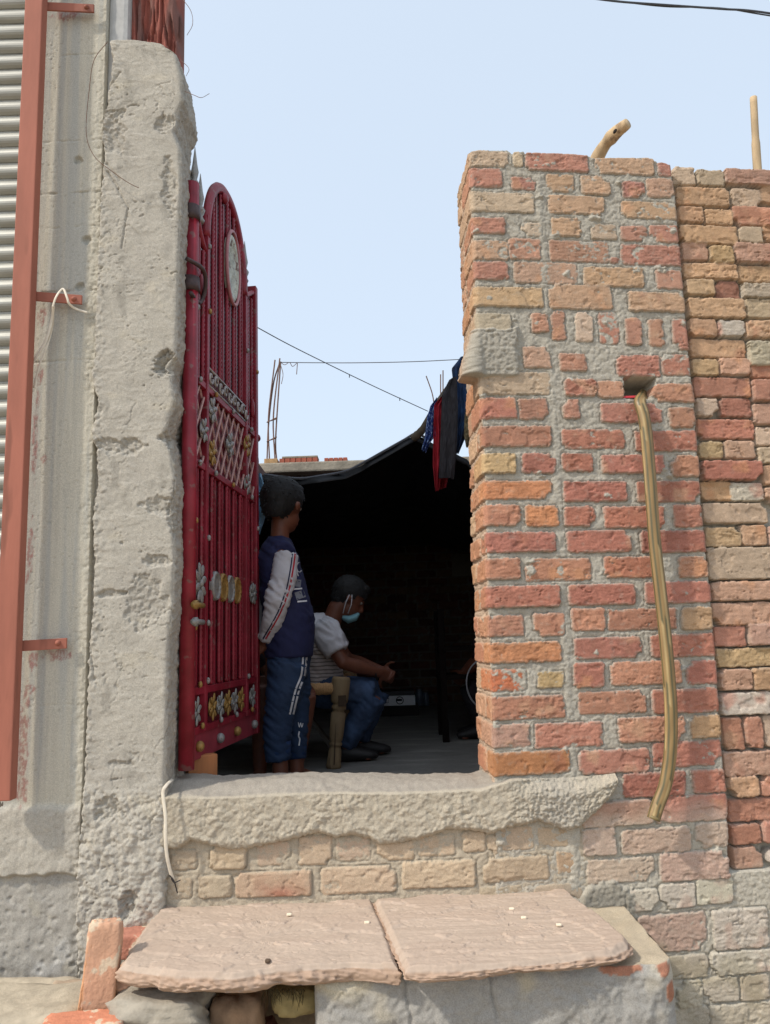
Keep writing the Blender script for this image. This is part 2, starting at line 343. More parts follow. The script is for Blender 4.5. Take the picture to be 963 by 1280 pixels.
# ---- brick pier on the right of the doorway
TH = math.radians(6); DF = Vector((math.cos(TH), math.sin(TH), 0)); NF = Vector((math.sin(TH), -math.cos(TH), 0))
C0 = P(607, 700, 0.0); C0.z = 0
DS = Vector((-.06, 1, 0)).normalized(); NS = Vector((-1, -.06, 0)).normalized()
cs = []
for (x, y) in ((586, 192), (588, 260), (592, 330), (594, 400), (598, 480), (603, 560), (607, 700), (612, 850), (616, 965), (618, 1280)):
    p = PP(x, y, C0, NF); cs.append((p.z, (p-C0).dot(DF)))
cs.sort(); csa = np.array(cs)
def corner(V): return np.interp(V, csa[:, 0], csa[:, 1])
def uvF(px, py):
    p = PP(px, py, C0, NF); return ((p-C0).dot(DF)-float(corner(p.z)), p.z)
def posF(U, V, H):
    s = corner(V); r = .02
    w = sst(-r, r, U)[..., None]
    nrm = np.array(NF)*w+np.array(NS)*(1-w); nrm /= np.linalg.norm(nrm, axis=-1, keepdims=True)
    base = np.array(C0)+np.array(DF)*s[..., None]+np.where((U > 0)[..., None], np.array(DF)*U[..., None], np.array(DS)*(-U)[..., None])
    base[..., 2] = V
    H = H-.010*(1-np.clip(np.abs(U)/r, 0, 1))**2
    return base+nrm*H[..., None]
fb = to_bricks(FRONT, uvF)
UEND = uvF(848, 200)[0]
bnd = np.array(sorted([uvF(x, y)[::-1] for x, y in ((839, 205), (846, 250), (850, 310), (856, 370), (862, 440), (869, 500), (873, 560), (879, 640), (884, 690), (889, 740), (897, 830), (901, 900), (906, 960), (911, 1010), (912, 1090))]))
# side (jamb) bricks follow the courses of the front
sb = []
rng = random.Random(3)
rows = []
for b in sorted(fb, key=lambda b: -b[1]):
    if b[0]-b[2] < .05: rows.append(b)
for i, b in enumerate(rows):
    if b[1] < .95: continue
    L1 = .105 if (b[2] > .09) else .20
    e = b[0]+b[2]; b[0] = (e-.004-L1)/2 if True else b[0]; 
    # the corner brick wraps round the corner: one box from -L1 to its front end
    b[0] = (e-L1)/2; b[2] = (e+L1)/2; b[4] *= .3
    sb.append([-(L1+.31)/2-.006, b[1]+rng.uniform(-.004, .004), (.31-L1)/2-.006, b[3], 0, rng.choice('SPORTB')])
fb += sb
lumpuv = [uvF(x, y) for x, y in ((640, 404), (652, 415), (655, 440), (648, 458), (610, 468), (596, 480))]
def fieldF(U, V):
    H, C, Hm, mc, SD = brickfield(U, V, fb, 11, mort=-.0095, mamp=.0045, dust=.5, jit=.0022, r=.0038, warp=.0046, grow=.0008)
    px_z = V
    # fuller, smeared joints high up
    hi = sst(2.2, 3.0, V); Hm = Hm+.003*hi; mc = mc*(1-.04*hi[..., None])
    # wide vertical joint between the two stacks
    us_ = np.interp(V, [uvF(700, 950)[1], uvF(693, 700)[1], uvF(694, 560)[1], uvF(680, 400)[1]], [uvF(715, 950)[0], uvF(700, 700)[0], uvF(696, 560)[0], uvF(684, 400)[0]])
    Hm = Hm+.004*np.exp(-((U-us_)/.018)**2)
    # random mortar smears over brick faces
    sm = fbm(U*9, V*13, 501, 4)+.06*hi
    Hm = Hm+.013*sst(.46, .80, sm)
    # cement lump on the corner under the soldier course
    uc, vc = uvF(612, 440); 
    d = np.maximum(np.abs(U-.03)/.135, np.abs(V-vc)/.10)+.12*fbm(U*14, V*14, 77, 3)
    side = sst(.03, -.02, U)
    bot = uvF(600, 476)[1]
    lump = sst(1.05, .9, d)*(.020+.05*side*sst(bot+.24, bot+.02, V)); mc = mc*(1-.10*sst(1.05, .9, d)[..., None])
    Hm = Hm+lump*1.0+np.where(d < 1, .003*fbm(U*60, V*60, 78, 3), 0)
    # bottom: cement smear, dark damp cement beside the slab
    u1, v1 = uvF(757, 1150)
    dk = 1.25*np.exp(-((U-u1)/.13)**2-((V-v1)/.13)**2)+.35*fbm(U*12, V*12, 90, 4)
    dkm = sst(.45, .65, dk); Hm = Hm+dkm*.016
    mc = mc*(1-.62*dkm[..., None])
    low = sst(1.0, .75, V)
    lowm = sst(.2, .7, low+.25*fbm(U*7, V*7, 92, 4)-.1)[..., None]
    wh = np.array(s2l((205, 196, 178)))
    ht = (.16*sst(1.9, 3.0, V))[..., None]; C = C*(1-ht)+np.array(s2l((190, 176, 158)))*ht  # bricks bleached towards the top: haze put into the colour
    C = C*(1-.5*lowm)+wh*.5*lowm; mc = mc*(1-.4*lowm)+wh*.4*lowm
    gz = sst(.3, .6, fbm(U*5+3, V*4, 95, 3)-(V-.45)*1.2)[..., None]
    C = C*(1-.35*gz)+np.array(s2l((150, 138, 105)))*.35*gz
    # damp green-brown stain low right
    H, C = merge(H, C, Hm, mc)
    # jamb side tinted lighter orange, its sunlit tone put into the colour
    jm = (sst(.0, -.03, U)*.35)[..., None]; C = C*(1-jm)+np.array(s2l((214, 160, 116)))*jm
    # the putlog hole
    h0 = uvF(763+85/4.81, 430+195/4.81); h1 = uvF(763+295/4.81, 430+325/4.81)
    ins = (U > h0[0]+.004*fbm(V*40, U*40, 5, 2)) & (U < h1[0]-.03*sst(h0[1], h1[1], V)) & (V < h0[1]) & (V > h1[1])
    H = np.where(ins, -.16, H)
    # chalk scribbles
    return H, C
for _n in ('pier',):
    ustep = .0036
    us = np.concatenate([np.arange(-.31, UEND+.30, ustep)])
    # right boundary varies with height: clamp by pushing the rest inside the neighbour
    def fieldF2(U, V):
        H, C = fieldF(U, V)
        lim = np.interp(V, bnd[:, 0], bnd[:, 1]); lowz = V < uvF(912, 1092)[1]
        out = (U > lim+.002) & ~lowz
        H = np.where(out, -.12, H)
        H = np.where((U > lim-.008) & ~lowz & ~out, H-(U-lim+.008)*.5, H)
        return H, C
    topF = interp_px([(586, 190), (600, 187), (634, 187), (640, 191), (655, 188), (657, 191), (735, 193), (741, 197), (762, 197), (815, 197), (822, 202), (842, 206), (850, 206), (963, 210)], uvF)
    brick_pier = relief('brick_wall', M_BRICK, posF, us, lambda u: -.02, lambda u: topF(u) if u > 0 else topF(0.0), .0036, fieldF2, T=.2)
    tag(brick_pier, 'red brick door pier with grey cement joints and a small square hole, right of the doorway', 'brick wall')
# ---- dry laid wall at the far right
OFF = -.03
def uvR(px, py):
    p = PP(px, py, C0+NF*OFF, NF); return ((p-C0).dot(DF), p.z)
def posR(U, V, H):
    b = np.array(C0)+np.array(DF)*U[..., None]+np.array(NF)*(OFF+H)[..., None]; b[..., 2] = V; return b
rb = to_bricks(RIGHT, uvR)
rg = random.Random(9)
u_end = uvR(985, 600)[0]
z = .05; row = 0
while z < 3.28:                                   # beyond the right edge of the photograph the wall simply goes on
    h = .088; u = u_end-.01+(.06 if row % 2 else 0)+.06*(z/3)-.02
    while u < 2.4:
        w = .23 if row % 2 else .12
        rb.append([u+w/2, z+h/2, w/2-.002, h/2-.002, -.01, rg.choice('OTPSYTO')]); u += w+.004
    z += h+.004; row += 1
zt = uvR(912, 1092)[1]
def fieldR(U, V):
    H, C, Hm, mc, SD = brickfield(U, V, rb, 31, mort=-.045, mamp=.006, jit=.0075, dust=.25, r=.006, warp=.0042, grow=-.0016)
    lowm = sst(zt+.05, zt-.04, V+.03*fbm(U*10, V*10, 3, 3))
    Hm = Hm+.040*lowm
    wh = np.array(s2l((200, 190, 170)))
    C = C*(1-.4*lowm[..., None])+wh*.4*lowm[..., None]
    g = sst(.25, .55, fbm(U*6, V*6, 96, 3)+.3*lowm-.1)[..., None]*lowm[..., None]
    C = C*(1-.5*g)+np.array(s2l((128, 112, 66)))*.5*g; mc = mc*(1-.4*g)+np.array(s2l((128, 112, 66)))*.4*g
    H, C = merge(H, C, Hm, mc)
    return H, C
usR = np.concatenate([np.arange(UEND-.03, u_end+.02, .0038), np.arange(u_end+.024, 2.4, .010)])
topR = interp_px([(830, 206), (865, 206), (871, 211), (905, 211), (963, 209), (1100, 209), (1400, 212)], uvR)
o = relief('brick_wall', M_BRICK, posR, usR, lambda u: -.02, topR, .0038, fieldR, T=.22)
tag(o, 'loosely stacked wall of pale orange and tan bricks without mortar, at the right edge', 'brick wall')
# ---- low wall under the threshold
def uv0(px, py, Y=0.0): p = P(px, py, Y); return (p.x, p.z)
def posY(Y, tilt=0.0): 
    def f(U, V, H): return np.stack([U, Y+tilt*np.maximum(0, U-.37)-H, V], -1)
    return f
lb = to_bricks(LOW, uv0, lambda y: -.035)
def fieldL(U, V):
    H, C, Hm, mc, SD = brickfield(U, V, lb, 51, mort=-.006, mamp=.004, dust=.75, mcol=np.array(s2l((186, 174, 154))))
    # faded pink face with a red foot
    w = np.array(s2l((198, 178, 152)))
    f = .45+.25*fbm(U*11, V*11, 7, 3); f = np.clip(f, .15, .8)[..., None]
    C = C*(1-f)+w*f
    u0, v0 = uv0(352, 1117); rd = np.exp(-((U-u0)/.06)**2-((V-v0)/.022)**2)[..., None]
    C = C*(1-.6*rd)+np.array(s2l((172, 100, 80)))*.6*rd
    H, C = merge(H, C, Hm, mc)
    edge = np.interp(V, [.0, .5, .9, 1.0], [.72, .70, .70, .68])
    H = np.where(U > edge+.02*fbm(V*20, U*0, 4, 3), -.06, H)
    return H, C
o = relief('low_wall', M_BRICK, posY(0.004, math.tan(TH)*1.0), np.arange(-.86, .76, .0038), lambda u: -.02, lambda u: .955, .0038, fieldL, T=.22)
tag(o, 'low wall of faded cream bricks below the cement doorstep', 'low wall')
# ---- rough cement threshold
tt = [(205, 1062), (225, 1060), (240, 1050), (262, 1056), (290, 1062), (312, 1060), (330, 1056), (352, 1052), (380, 1045), (400, 1040), (420, 1047), (440, 1043), (462, 1048), (475, 1056), (500, 1053), (520, 1049), (540, 1044), (560, 1036), (590, 1038), (615, 1042), (630, 1036), (645, 1032), (660, 1030), (672, 1026), (690, 1032), (710, 1040), (728, 1034), (738, 1024), (752, 1012), (762, 1002), (775, 984), (782, 972)]
tb = np.array(sorted(uv0(*p) for p in tt))
fr = np.array(sorted(uv0(*p) for p in ((205, 994), (260, 996), (330, 993), (400, 990), (500, 990), (600, 986), (640, 974), (700, 974), (740, 972), (785, 968))))
def th_pos(U, S_, H):          # S: distance along the profile; 0 = lower edge of front, 1 = front arris, >1 over the top
    pass
us = np.arange(-.865, .80, .0036); ns = 62; nb = 26
ub, V1 = us, np.interp(us, fr[:, 0], fr[:, 1]); V0 = np.interp(us, tb[:, 0], tb[:, 1])
X = []; 
t = np.linspace(0, 1, ns)[:, None]
Vf = (V0-.03)[None]+(V1-(V0-.03))[None]*t; Uf = np.repeat(us[None], ns, 0)
rightw0 = sst(P(640, 1000, 0).x-.03, P(640, 1000, 0).x+.10, Uf); n1 = fbm(Uf*20, Vf*20, 201, 5, .5); n2 = fbm(Uf*80, Vf*80, 202, 3, .7); n3 = 1-cell(Uf*48+n1, Vf*48+n2, 203)
chunk = sst(-.1, .5, fbm(Uf*7, Vf*12, 209, 3))+sst(.06, .0, Vf-V0[None]); Hf = .020+.004*n1+.002*n2+grain(Uf, Vf, 212, (24, 50, 105), (.008, .006, .0035))*(.55+.6*np.clip(chunk, 0, 1)); Hf = Hf-.04*rightw0*sst(.72, 1.0, t)
Hf = Hf-.012*np.exp(-((Uf-float(P(430, 1020, 0).x))/.012)**2)*sst(.9, 1.0, Vf)*0
dlow = Vf-V0[None]+.006*fbm(Uf*60, Vf*0+3, 204, 3)
Hf = np.where(dlow < 0, -.03, Hf*np.sqrt(np.clip(dlow/.016, 0, 1)))
rightw = sst(P(640, 1000, 0).x-.03, P(640, 1000, 0).x+.03, Uf); Hf = Hf*(1-.15*rightw)+rightw*(.006+.006*n2)
fx = (Uf-.42)*math.tan(TH)*(Uf > .42)*.9         # the pier face recedes
arr = sst(.93, 1.0, Vf/V1[None]); Yf = -Hf+fx+.012*sst(.985, 1.0, t)*np.ones_like(Uf)
s = np.linspace(0, 1, nb)[1:, None]
Yb = (Yf[-1])[None]*(1-s)+.27*s; Ub = np.repeat(us[None], nb-1, 0)
Vb = V1[None]+.003+(.012*np.clip(s*3, 0, 1))*0+.004*fbm(Ub*30, Yb*30, 206, 3)+.006*fbm(Ub*6, Yb*6, 207, 2)
Vb = Vb+sst(0, .5, s)*(.034-.022*(Ub+.8)/1.2); Vb[-1] = .78
XX = np.concatenate([np.stack([Uf, Yf, Vf], -1), np.stack([Ub, Yb, Vb], -1)], 0)
cc = np.array(s2l((186, 176, 158)))*(1+.09*n1+.06*n2)[..., None]
gb = (np.exp(-((Uf-P(700, 1015, 0).x)/.10)**2)*.5)[..., None]; cc = cc*(1-gb)+np.array(s2l((172, 166, 156)))*gb
c2 = np.array(s2l((168, 160, 148)))*(1+.12*fbm(Ub*20, Yb*30, 208, 4))[..., None]
o = gridmesh('doorstep', XX, np.concatenate([cc, c2], 0), M_CEM)
tag(o, 'raised doorstep of rough beige cement with a crumbling lower edge, across the doorway', 'doorstep')
# ---- concrete pillar at the left of the doorway
plE = [(50, 212), (58, 216), (70, 222), (95, 227), (125, 230), (140, 222), (165, 218), (185, 226), (230, 228), (300, 225), (380, 223), (440, 221), (465, 214), (500, 220), (540, 208), (560, 214), (600, 220), (640, 218), (700, 219), (760, 217), (800, 212), (900, 209), (960, 207), (1000, 206), (1060, 205), (1110, 205), (1150, 200), (1280, 196)]
pe = np.array(sorted((P(x, y, -.02).z, P(x, y, -.02).x) for y, x in plE))
def cornL(V): return np.interp(V, pe[:, 0], pe[:, 1])
def posL(U, V, H):        # U<0 front (to the left of the arris), U>0 jamb going back
    r = .02; s = cornL(V); w = sst(-r, r, U)[..., None]
    nf = np.array((0, -1., 0)); ns_ = np.array((1., .05, 0)); n = nf*(1-w)+ns_*w; n /= np.linalg.norm(n, axis=-1, keepdims=True)
    b = np.zeros(U.shape+(3,)); b[..., 0] = s+np.where(U < 0, U, U*-.02); b[..., 1] = -.02+np.where(U > 0, U, 0); b[..., 2] = V
    H = H-.009*(1-np.clip(np.abs(U)/r, 0, 1))**2
    return b+n*H[..., None]
def dent(U, V, px, py, rx, ry, seed, Y=-.02):
    p = P(px, py, Y); u = U-(p.x-cornL(np.array(p.z))); v = V-p.z
    d = np.hypot(u/rx, v/ry)+.75*fbm(U*18, V*18, seed, 6, .65)
    return sst(1.05, .85, d)*.6+.4*sst(1.0, .2, d), u, v
def fieldP(U, V):
    n1 = fbm(U*9, V*9, 301, 4); n2 = fbm(U*60, V*60, 302, 3); n3 = fbm(U*25, V*25, 303, 3); sk_ = fbm(U*50, V*7, 304, 3)
    H = .003*n1+.0010*n2+.0009*n3+.0016*sst(.0, .5, fbm(U*7, V*22, 309, 5, .6))
    c = np.array(s2l((186, 180, 168)))*(1+.10*n1+.06*n2+.05*fbm(U*120, V*120, 300, 2))[..., None]
    hc = 1-np.abs(fbm(U*5, V*4, 312, 5, .55)); H = H-.004*sst(.975, .998, hc)*sst(.0, .3, fbm(U*4, V*3, 313, 2)); dt = sst(.2, .55, fbm(U*11, V*6, 311, 5, .6))[..., None]; c = c*(1-.22*dt)
    gg = sst(-.1, .5, fbm(U*4, V*3, 305, 3))[..., None]; c = c*(1-.35*gg)+np.array(s2l((176, 170, 160)))*.35*gg
    # pin holes
    for sc, dp, th, sd_ in ((34, .004, .16, 306), (60, .0025, .17, 307), (17, .007, .12, 308)):
        dd = cell(U*sc+.5*n3+.3*n2, V*sc*(1.2+.8*(sc > 30))+.5*n1, sd_); k = (_h(np.floor(U*sc/2), np.floor(V*sc/2), sd_+3) > .5)*sst(.0, .5, fbm(U*5, V*5, sd_+9, 2)+.15)
        H = H-dp*sst(th, th*.4, dd)*k
    for (x, y, rx, ry, dp, sd_) in ((140, 165, .05, .10, .014, 1), (206, 155, .04, .05, .014, 2), (208, 455, .05, .05, .030, 3), (150, 558, .10, .035, .016, 4), (212, 550, .04, .035, .026, 5), (200, 632, .07, .04, .012, 6),
                                (183, 752, .075, .10, .010, 7), (195, 700, .05, .025, .014, 8), (140, 742, .05, .016, .014, 9), (160, 1130, .03, .05, .03, 10), (135, 1010, .05, .04, .016, 11), (212, 230, .03, .12, .012, 12), (150, 955, .05, .012, .008, 13), (218, 640, .03, .10, .014, 14)):
        d, u, v = dent(U, V, x, y, rx, ry, 310+sd_)
        H = H-dp*.85*d*(1+.9*fbm(U*40, V*40, 330+sd_, 4, .65)); c = c*(1-.10*d[..., None])
    # ragged seam on the left and loose mortar
    lef = np.interp(V, pl_[:, 0], pl_[:, 1]); dl = U-lef
    rg_ = sst(.05, .0, dl+.03*fbm(U*20, V*20, 350, 3)); H = H+rg_*grain(U, V, 353, (34, 70), (.008, .005))
    H = H-.055*sst(.004, -.010, dl+.008*fbm(V*40, U*0, 351, 4))
    # rough lower part
    lw = sst(P(0, 975, -.02).z, P(0, 1010, -.02).z, V)
    H = H+lw*(.006*fbm(U*14, V*14, 352, 5)+grain(U, V, 356, (24, 50, 105), (.008, .006, .003))+.005); c = c*(1+.04*lw[..., None])
    # cracks
    for pts in (((150, 90), (128, 120), (122, 190), (150, 225)), ((135, 215), (160, 260), (152, 310)), ((118, 700), (112, 780), (118, 850))):
        q = [P(x, y, -.02) for x, y in pts]
        for a, b in zip(q, q[1:]):
            au = a.x-cornL(np.array(a.z)); bu = b.x-cornL(np.array(b.z)); L = max(1e-6, (bu-au)**2+(b.z-a.z)**2)
            t_ = np.clip(((U-au)*(bu-au)+(V-a.z)*(b.z-a.z))/L, 0, 1); d = np.hypot(U-au-t_*(bu-au), V-a.z-t_*(b.z-a.z))+.004*fbm(U*60, V*60, 360, 3)
            H = H-.006*sst(.005, .001, d)
    sm = sst(.35, .6, fbm(U*5, V*8, 370, 3))[..., None]; c = c*(1-.3*sm)+np.array(s2l((204, 194, 172)))*.3*sm
    jb = sst(0.0, .02, U); H = H+jb*(.006*fbm(U*30, V*30, 371, 4)+.003*n2); c = c*(1-.12*jb[..., None])  # inner side darkened, shade of the face turned from the sun put into colour
    return H, c
pl_ = np.array(sorted((P(x, y, -.02).z, P(x, y, -.02).x-float(cornL(np.array(P(x, y, -.02).z)))) for y, x in ((50, 138), (120, 134), (160, 128), (240, 126), (330, 122), (420, 118), (560, 120), (640, 116), (800, 112), (900, 108), (1000, 104), (1100, 97), (1200, 98), (1280, 100))))
topP = interp_px([(120, 52), (140, 50), (170, 50), (190, 53), (205, 56), (212, 62), (222, 75)], lambda x, y: ((P(x, y, -.02).x-float(cornL(np.array(P(x, y, -.02).z)))), P(x, y, -.02).z))
usP = np.arange(-.42, .26, .0034)
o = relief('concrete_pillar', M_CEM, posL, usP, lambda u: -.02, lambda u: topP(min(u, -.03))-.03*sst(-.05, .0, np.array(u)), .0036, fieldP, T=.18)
tag(o, 'rough grey cement gate pillar with broken edges and pin holes, left of the red gate', 'pillar')
# ---- shop wall (smooth shuttered column and plinth)
def fieldS(U, V):
    n1 = fbm(U*6, V*4, 401, 4); n2 = fbm(U*60, V*60, 402, 3); stk = fbm(U*70, V*2.2, 403, 4); st2 = fbm(U*24, V*.8, 404, 3)
    c = np.array(s2l((202, 196, 180)))*(1+.05*n1+.04*n2+.10*stk)[..., None]
    b = sst(-.1, .45, st2+.8*(-(U+1.16))*2.2-.05)[..., None]; c = c*(1-.7*b)+np.array(s2l((180, 180, 174)))*.7*b
    H = .0012*n1+.0006*n2+.0012*stk
    def zz(y): return P(90, y, 0).z
    for y, a in ((68, .8), (175, .7), (240, 1.6), (283, .8), (363, 1.8), (450, 1.0), (880, .4)):
        q = np.exp(-((V-zz(y)-.02*(U+1.1)+.006*fbm(U*25, V*0, 410+y, 4))/.0035)**2); br = sst(-.3, .3, fbm(U*14, V*0+y, 411+y, 3)); H = H-.006*a*q*br
    for sc, dp, th, sd_ in ((30, .003, .13, 420), (55, .002, .13, 421)):
        dd = cell(U*sc, V*sc, sd_); k = _h(np.floor(U*sc/2), np.floor(V*sc/2), sd_+3) > .5; H = H-dp*sst(th, th*.4, dd)*k
    # crumbling right seam
    sx = np.interp(V, pl_[:, 0], pl_[:, 1]+cornL(pl_[:, 0])); rr = sst(-.07, -.005, U-sx+.03*fbm(U*18, V*18, 430, 3))
    H = H+rr*(grain(U, V, 431, (30, 62, 110), (.007, .005, .003))-.002); c = c*(1-.10*rr[..., None])
    # holes beside the straps
    for (x, y) in ((100, 358), (98, 200), (108, 300)):
        p = P(x, y, 0); d = np.hypot(U-p.x, (V-p.z))/.02+.3*fbm(U*50, V*50, 440, 3); H = H-.016*sst(1, .6, d)
    # red paint smears
    pm = np.zeros(U.shape)
    for (x, y, rx, ry) in ((52, 395, .018, .04), (50, 470, .012, .05), (44, 545, .012, .16), (55, 575, .012, .02), (38, 690, .012, .12), (34, 870, .012, .05), (40, 860, .02, .02), (30, 930, .018, .14), (28, 980, .02, .08), (75, 818, .05, .02), (42, 825, .02, .03), (85, 18, .06, .03)):
        p = P(x, y, 0); d = np.hypot((U-p.x)/rx, (V-p.z)/ry)+.8*fbm(U*60, V*22, 450+y, 4); pm = np.maximum(pm, sst(1.1, .75, d))
    pm = (pm*.62*sst(-.45, .25, fbm(U*90, V*40, 497, 4, .7)))[..., None]; c = c*(1-pm)+np.array(s2l((152, 74, 72)))*pm
    # plinth: plaster under the column
    z1 = zz(1010); z2 = zz(1092)
    w = sst(z1+.02, z1-.01, V+.015*fbm(U*16, V*0, 460, 4)); H = H+w*(.012+.004*fbm(U*20, V*20, 461, 3)); c = c*(1-w[..., None])+np.array(s2l((186, 180, 168)))*(1+.1*n1+.05*n2)[..., None]*w[..., None]
    w2 = sst(z2+.008, z2-.008, V-.02*(U+1.2)+.016*fbm(U*12, V*0, 462, 4)); H = H-w2*(.022)+w2*.004*fbm(U*9, V*9, 463, 3)
    gr = np.array(s2l((172, 168, 160)))*(1+.12*fbm(U*7, V*7, 464, 4)+.04*n2)[..., None]; c = c*(1-w2[..., None])+gr*w2[..., None]
    dd = sst(.3, .6, fbm(U*9, V*9, 465, 4))[..., None]*w2[..., None]; c = c*(1-.5*dd)+np.array(s2l((190, 184, 168)))*.5*dd
    for k, (x, y, rx, ry) in enumerate(((75, 1195, .03, .07), (50, 1215, .05, .03))):
        p = P(x, y, 0); d = np.hypot((U-p.x-.3*(V-p.z))/rx, (V-p.z)/ry)+.5*fbm(U*25, V*25, 470+k, 3); q = sst(1, .6, d)[..., None]; c = c*(1-.5*q)+np.array(s2l((205, 204, 200)))*.5*q
    # pocks in the plinth
    dd = cell(U*13, V*16, 480); H = H-.004*sst(.18, .05, dd)*w2
    return H, c
usS = np.concatenate([np.arange(-2.9, -1.5, .02), np.arange(-1.5, P(134, 30, 0).x, .0038)])
SHX = P(22, 500, 0).x      # shutter opening edge
def posS(U, V, H):
    return np.stack([U, -.0-H, V], -1)
def fieldS2(U, V):
    H, C = fieldS(U, V)
    op = (U < SHX) & (V > P(10, 1000, 0).z+.02)
    H = np.where(op, -.13, H); return H, C
o = relief('shop_wall', M_CEM, posS, usS, lambda u: -.02, lambda u: 4.9, .0042, fieldS2, T=.2)
tag(o, 'streaked cream concrete column with red paint smears, above a grey plaster plinth', 'shop wall')
# ------------------------------------------------------------ ground
GX = np.arange(-4, 4.01, .05); GY = np.arange(-7, .3, .05)
gu, gv = np.meshgrid(GX, GY); gz_ = .03*fbm(gu*1.3, gv*1.3, 601, 4)+.01*fbm(gu*8, gv*8, 602, 3)-.03
gc = np.array(s2l((168, 152, 128)))*(1+.15*fbm(gu*3, gv*3, 603, 4))[..., None]
big = MB(); big.box((0, 0, -.25), (400, 400, .3))
tag(big.build('ground', mat('dusty_earth', (150, 135, 112), .95, .2, 3, .4, 60)), kind='structure')
tag(gridmesh('lane', np.stack([gu, gv, gz_+.02], -1), gc, M_CEM), kind='structure')
# ------------------------------------------------------------ sandstone slabs on a rough plinth
def slab(outline_px, ztop, thick, name, label, seed, streak):
    pts = [PZ(x, y, ztop) for x, y in outline_px]
    o2 = [(p.x, p.y) for p in pts]; n = len(o2); cx = sum(p[0] for p in o2)/n; cy = sum(p[1] for p in o2)/n
    # resample outline densely
    ring = []
    for i in range(n):
        a, b = o2[i], o2[(i+1) % n]; L = math.hypot(b[0]-a[0], b[1]-a[1]); k = max(2, int(L/.0045))
        ring += [(a[0]+(b[0]-a[0])*j/k, a[1]+(b[1]-a[1])*j/k) for j in range(k)]
    R_ = np.array(ring); d = R_-np.array([cx, cy])
    wob = 1+.006*fbm(R_[:, 0]*30, R_[:, 1]*30, seed, 4); nr = 90
    rows = []; cols = []
    ts = list(np.linspace(.0, 1, nr)**.8)
    for t in ts:
        p = np.array([cx, cy])+d*t*(1+(wob[:, None]-1)*t**8)
        st = fbm(p[:, 0]*5, p[:, 1]*34, seed+1, 4) if streak else fbm(p[:, 0]*9, p[:, 1]*12, seed+1, 4)
        stp = sst(-.02, .02, fbm(p[:, 0]*4+3, p[:, 1]*8, seed+2, 4)-.12)
        z = ztop+.0035*st+.0045*stp+.0012*fbm(p[:, 0]*60, p[:, 1]*60, seed+4, 3)-.012*sst(.965, 1.0, np.full(len(p), t))
        z = z-.004*sst(.5, .62, fbm(p[:, 0]*7, p[:, 1]*9, seed+11, 5, .6)+.5)*0-.003*sst(.965, .99, 1-np.abs(fbm(p[:, 0]*6, p[:, 1]*14, seed+12, 4)))
        rows.append(np.stack([p[:, 0], p[:, 1], z], -1))
        c = np.array(s2l((188, 169, 152)))*(1+.08*st+.05*fbm(p[:, 0]*40, p[:, 1]*40, seed+5, 3))[:, None]
        q = (.45*stp)[:, None]; c = c*(1-q)+np.array(s2l((184, 163, 146)))*q
        cols.append(c)
    for j, s in enumerate(np.linspace(0, 1, 14)[1:]):
        u = np.arctan2(d[:, 1], d[:, 0])*0+np.cumsum(np.r_[0, np.hypot(*np.diff(R_, axis=0).T)])
        frac = fbm(u*9, s*1.2+u*0, seed+6, 4); fr2 = fbm(u*38, s*4+u*.3, seed+7, 3)
        off = .010*math.sin(s*math.pi)+.011*frac*s+.010*fr2-.016*s*sst(0, .3, fbm(u*6, u*0, seed+8, 2))
        nrm = d/np.linalg.norm(d, axis=1, keepdims=True)
        p = R_*1.0; p = np.array([cx, cy])+d*wob[:, None]+nrm*off[:, None]
        thk = thick*(1+.18*fbm(u*5, u*0, seed+9, 3))
        rows.append(np.stack([p[:, 0], p[:, 1], ztop-.012-(thk-.012)*s+.004*fr2], -1))
        cols.append(np.array(s2l((178, 152, 132)))*(1+.14*frac+.12*fr2)[:, None])
    for t in (.8, .3, 0.0):
        p = np.array([cx, cy])+(rows[-1][:, :2]-np.array([cx, cy]))*t if t == .8 else np.array([cx, cy])+d*t
        rows.append(np.stack([p[:, 0], p[:, 1], np.full(len(p), ztop-thick)], -1)); cols.append(cols[-1])
    X = np.stack(rows); X = np.concatenate([X, X[:, :1]], 1); Cc = np.stack(cols); Cc = np.concatenate([Cc, Cc[:, :1]], 1)
    o = gridmesh(name, X[::-1], Cc[::-1], M_STONE); tag(o, label, 'stone slab', 'sandstone slabs of the step'); return o
ZS = .615
slab([(206, 1128), (300, 1124), (400, 1119), (463, 1119), (474, 1145), (487, 1175), (497, 1206), (440, 1203), (380, 1207), (330, 1212), (290, 1218), (220, 1217), (150, 1206), (166, 1180), (186, 1150)], ZS, .050, 'stone_slab', 'wide pinkish sandstone slab with a chipped front edge, left of the crack', 701, False)
slab([(468, 1124), (560, 1117), (640, 1112), (705, 1110), (722, 1122), (750, 1143), (784, 1172), (785, 1180), (768, 1189), (700, 1197), (620, 1205), (560, 1210), (507, 1211), (494, 1180), (480, 1150)], ZS+.008, .034, 'stone_slab', 'layered sandstone slab with fine streaks and a cut off corner, right of the crack', 731, True)
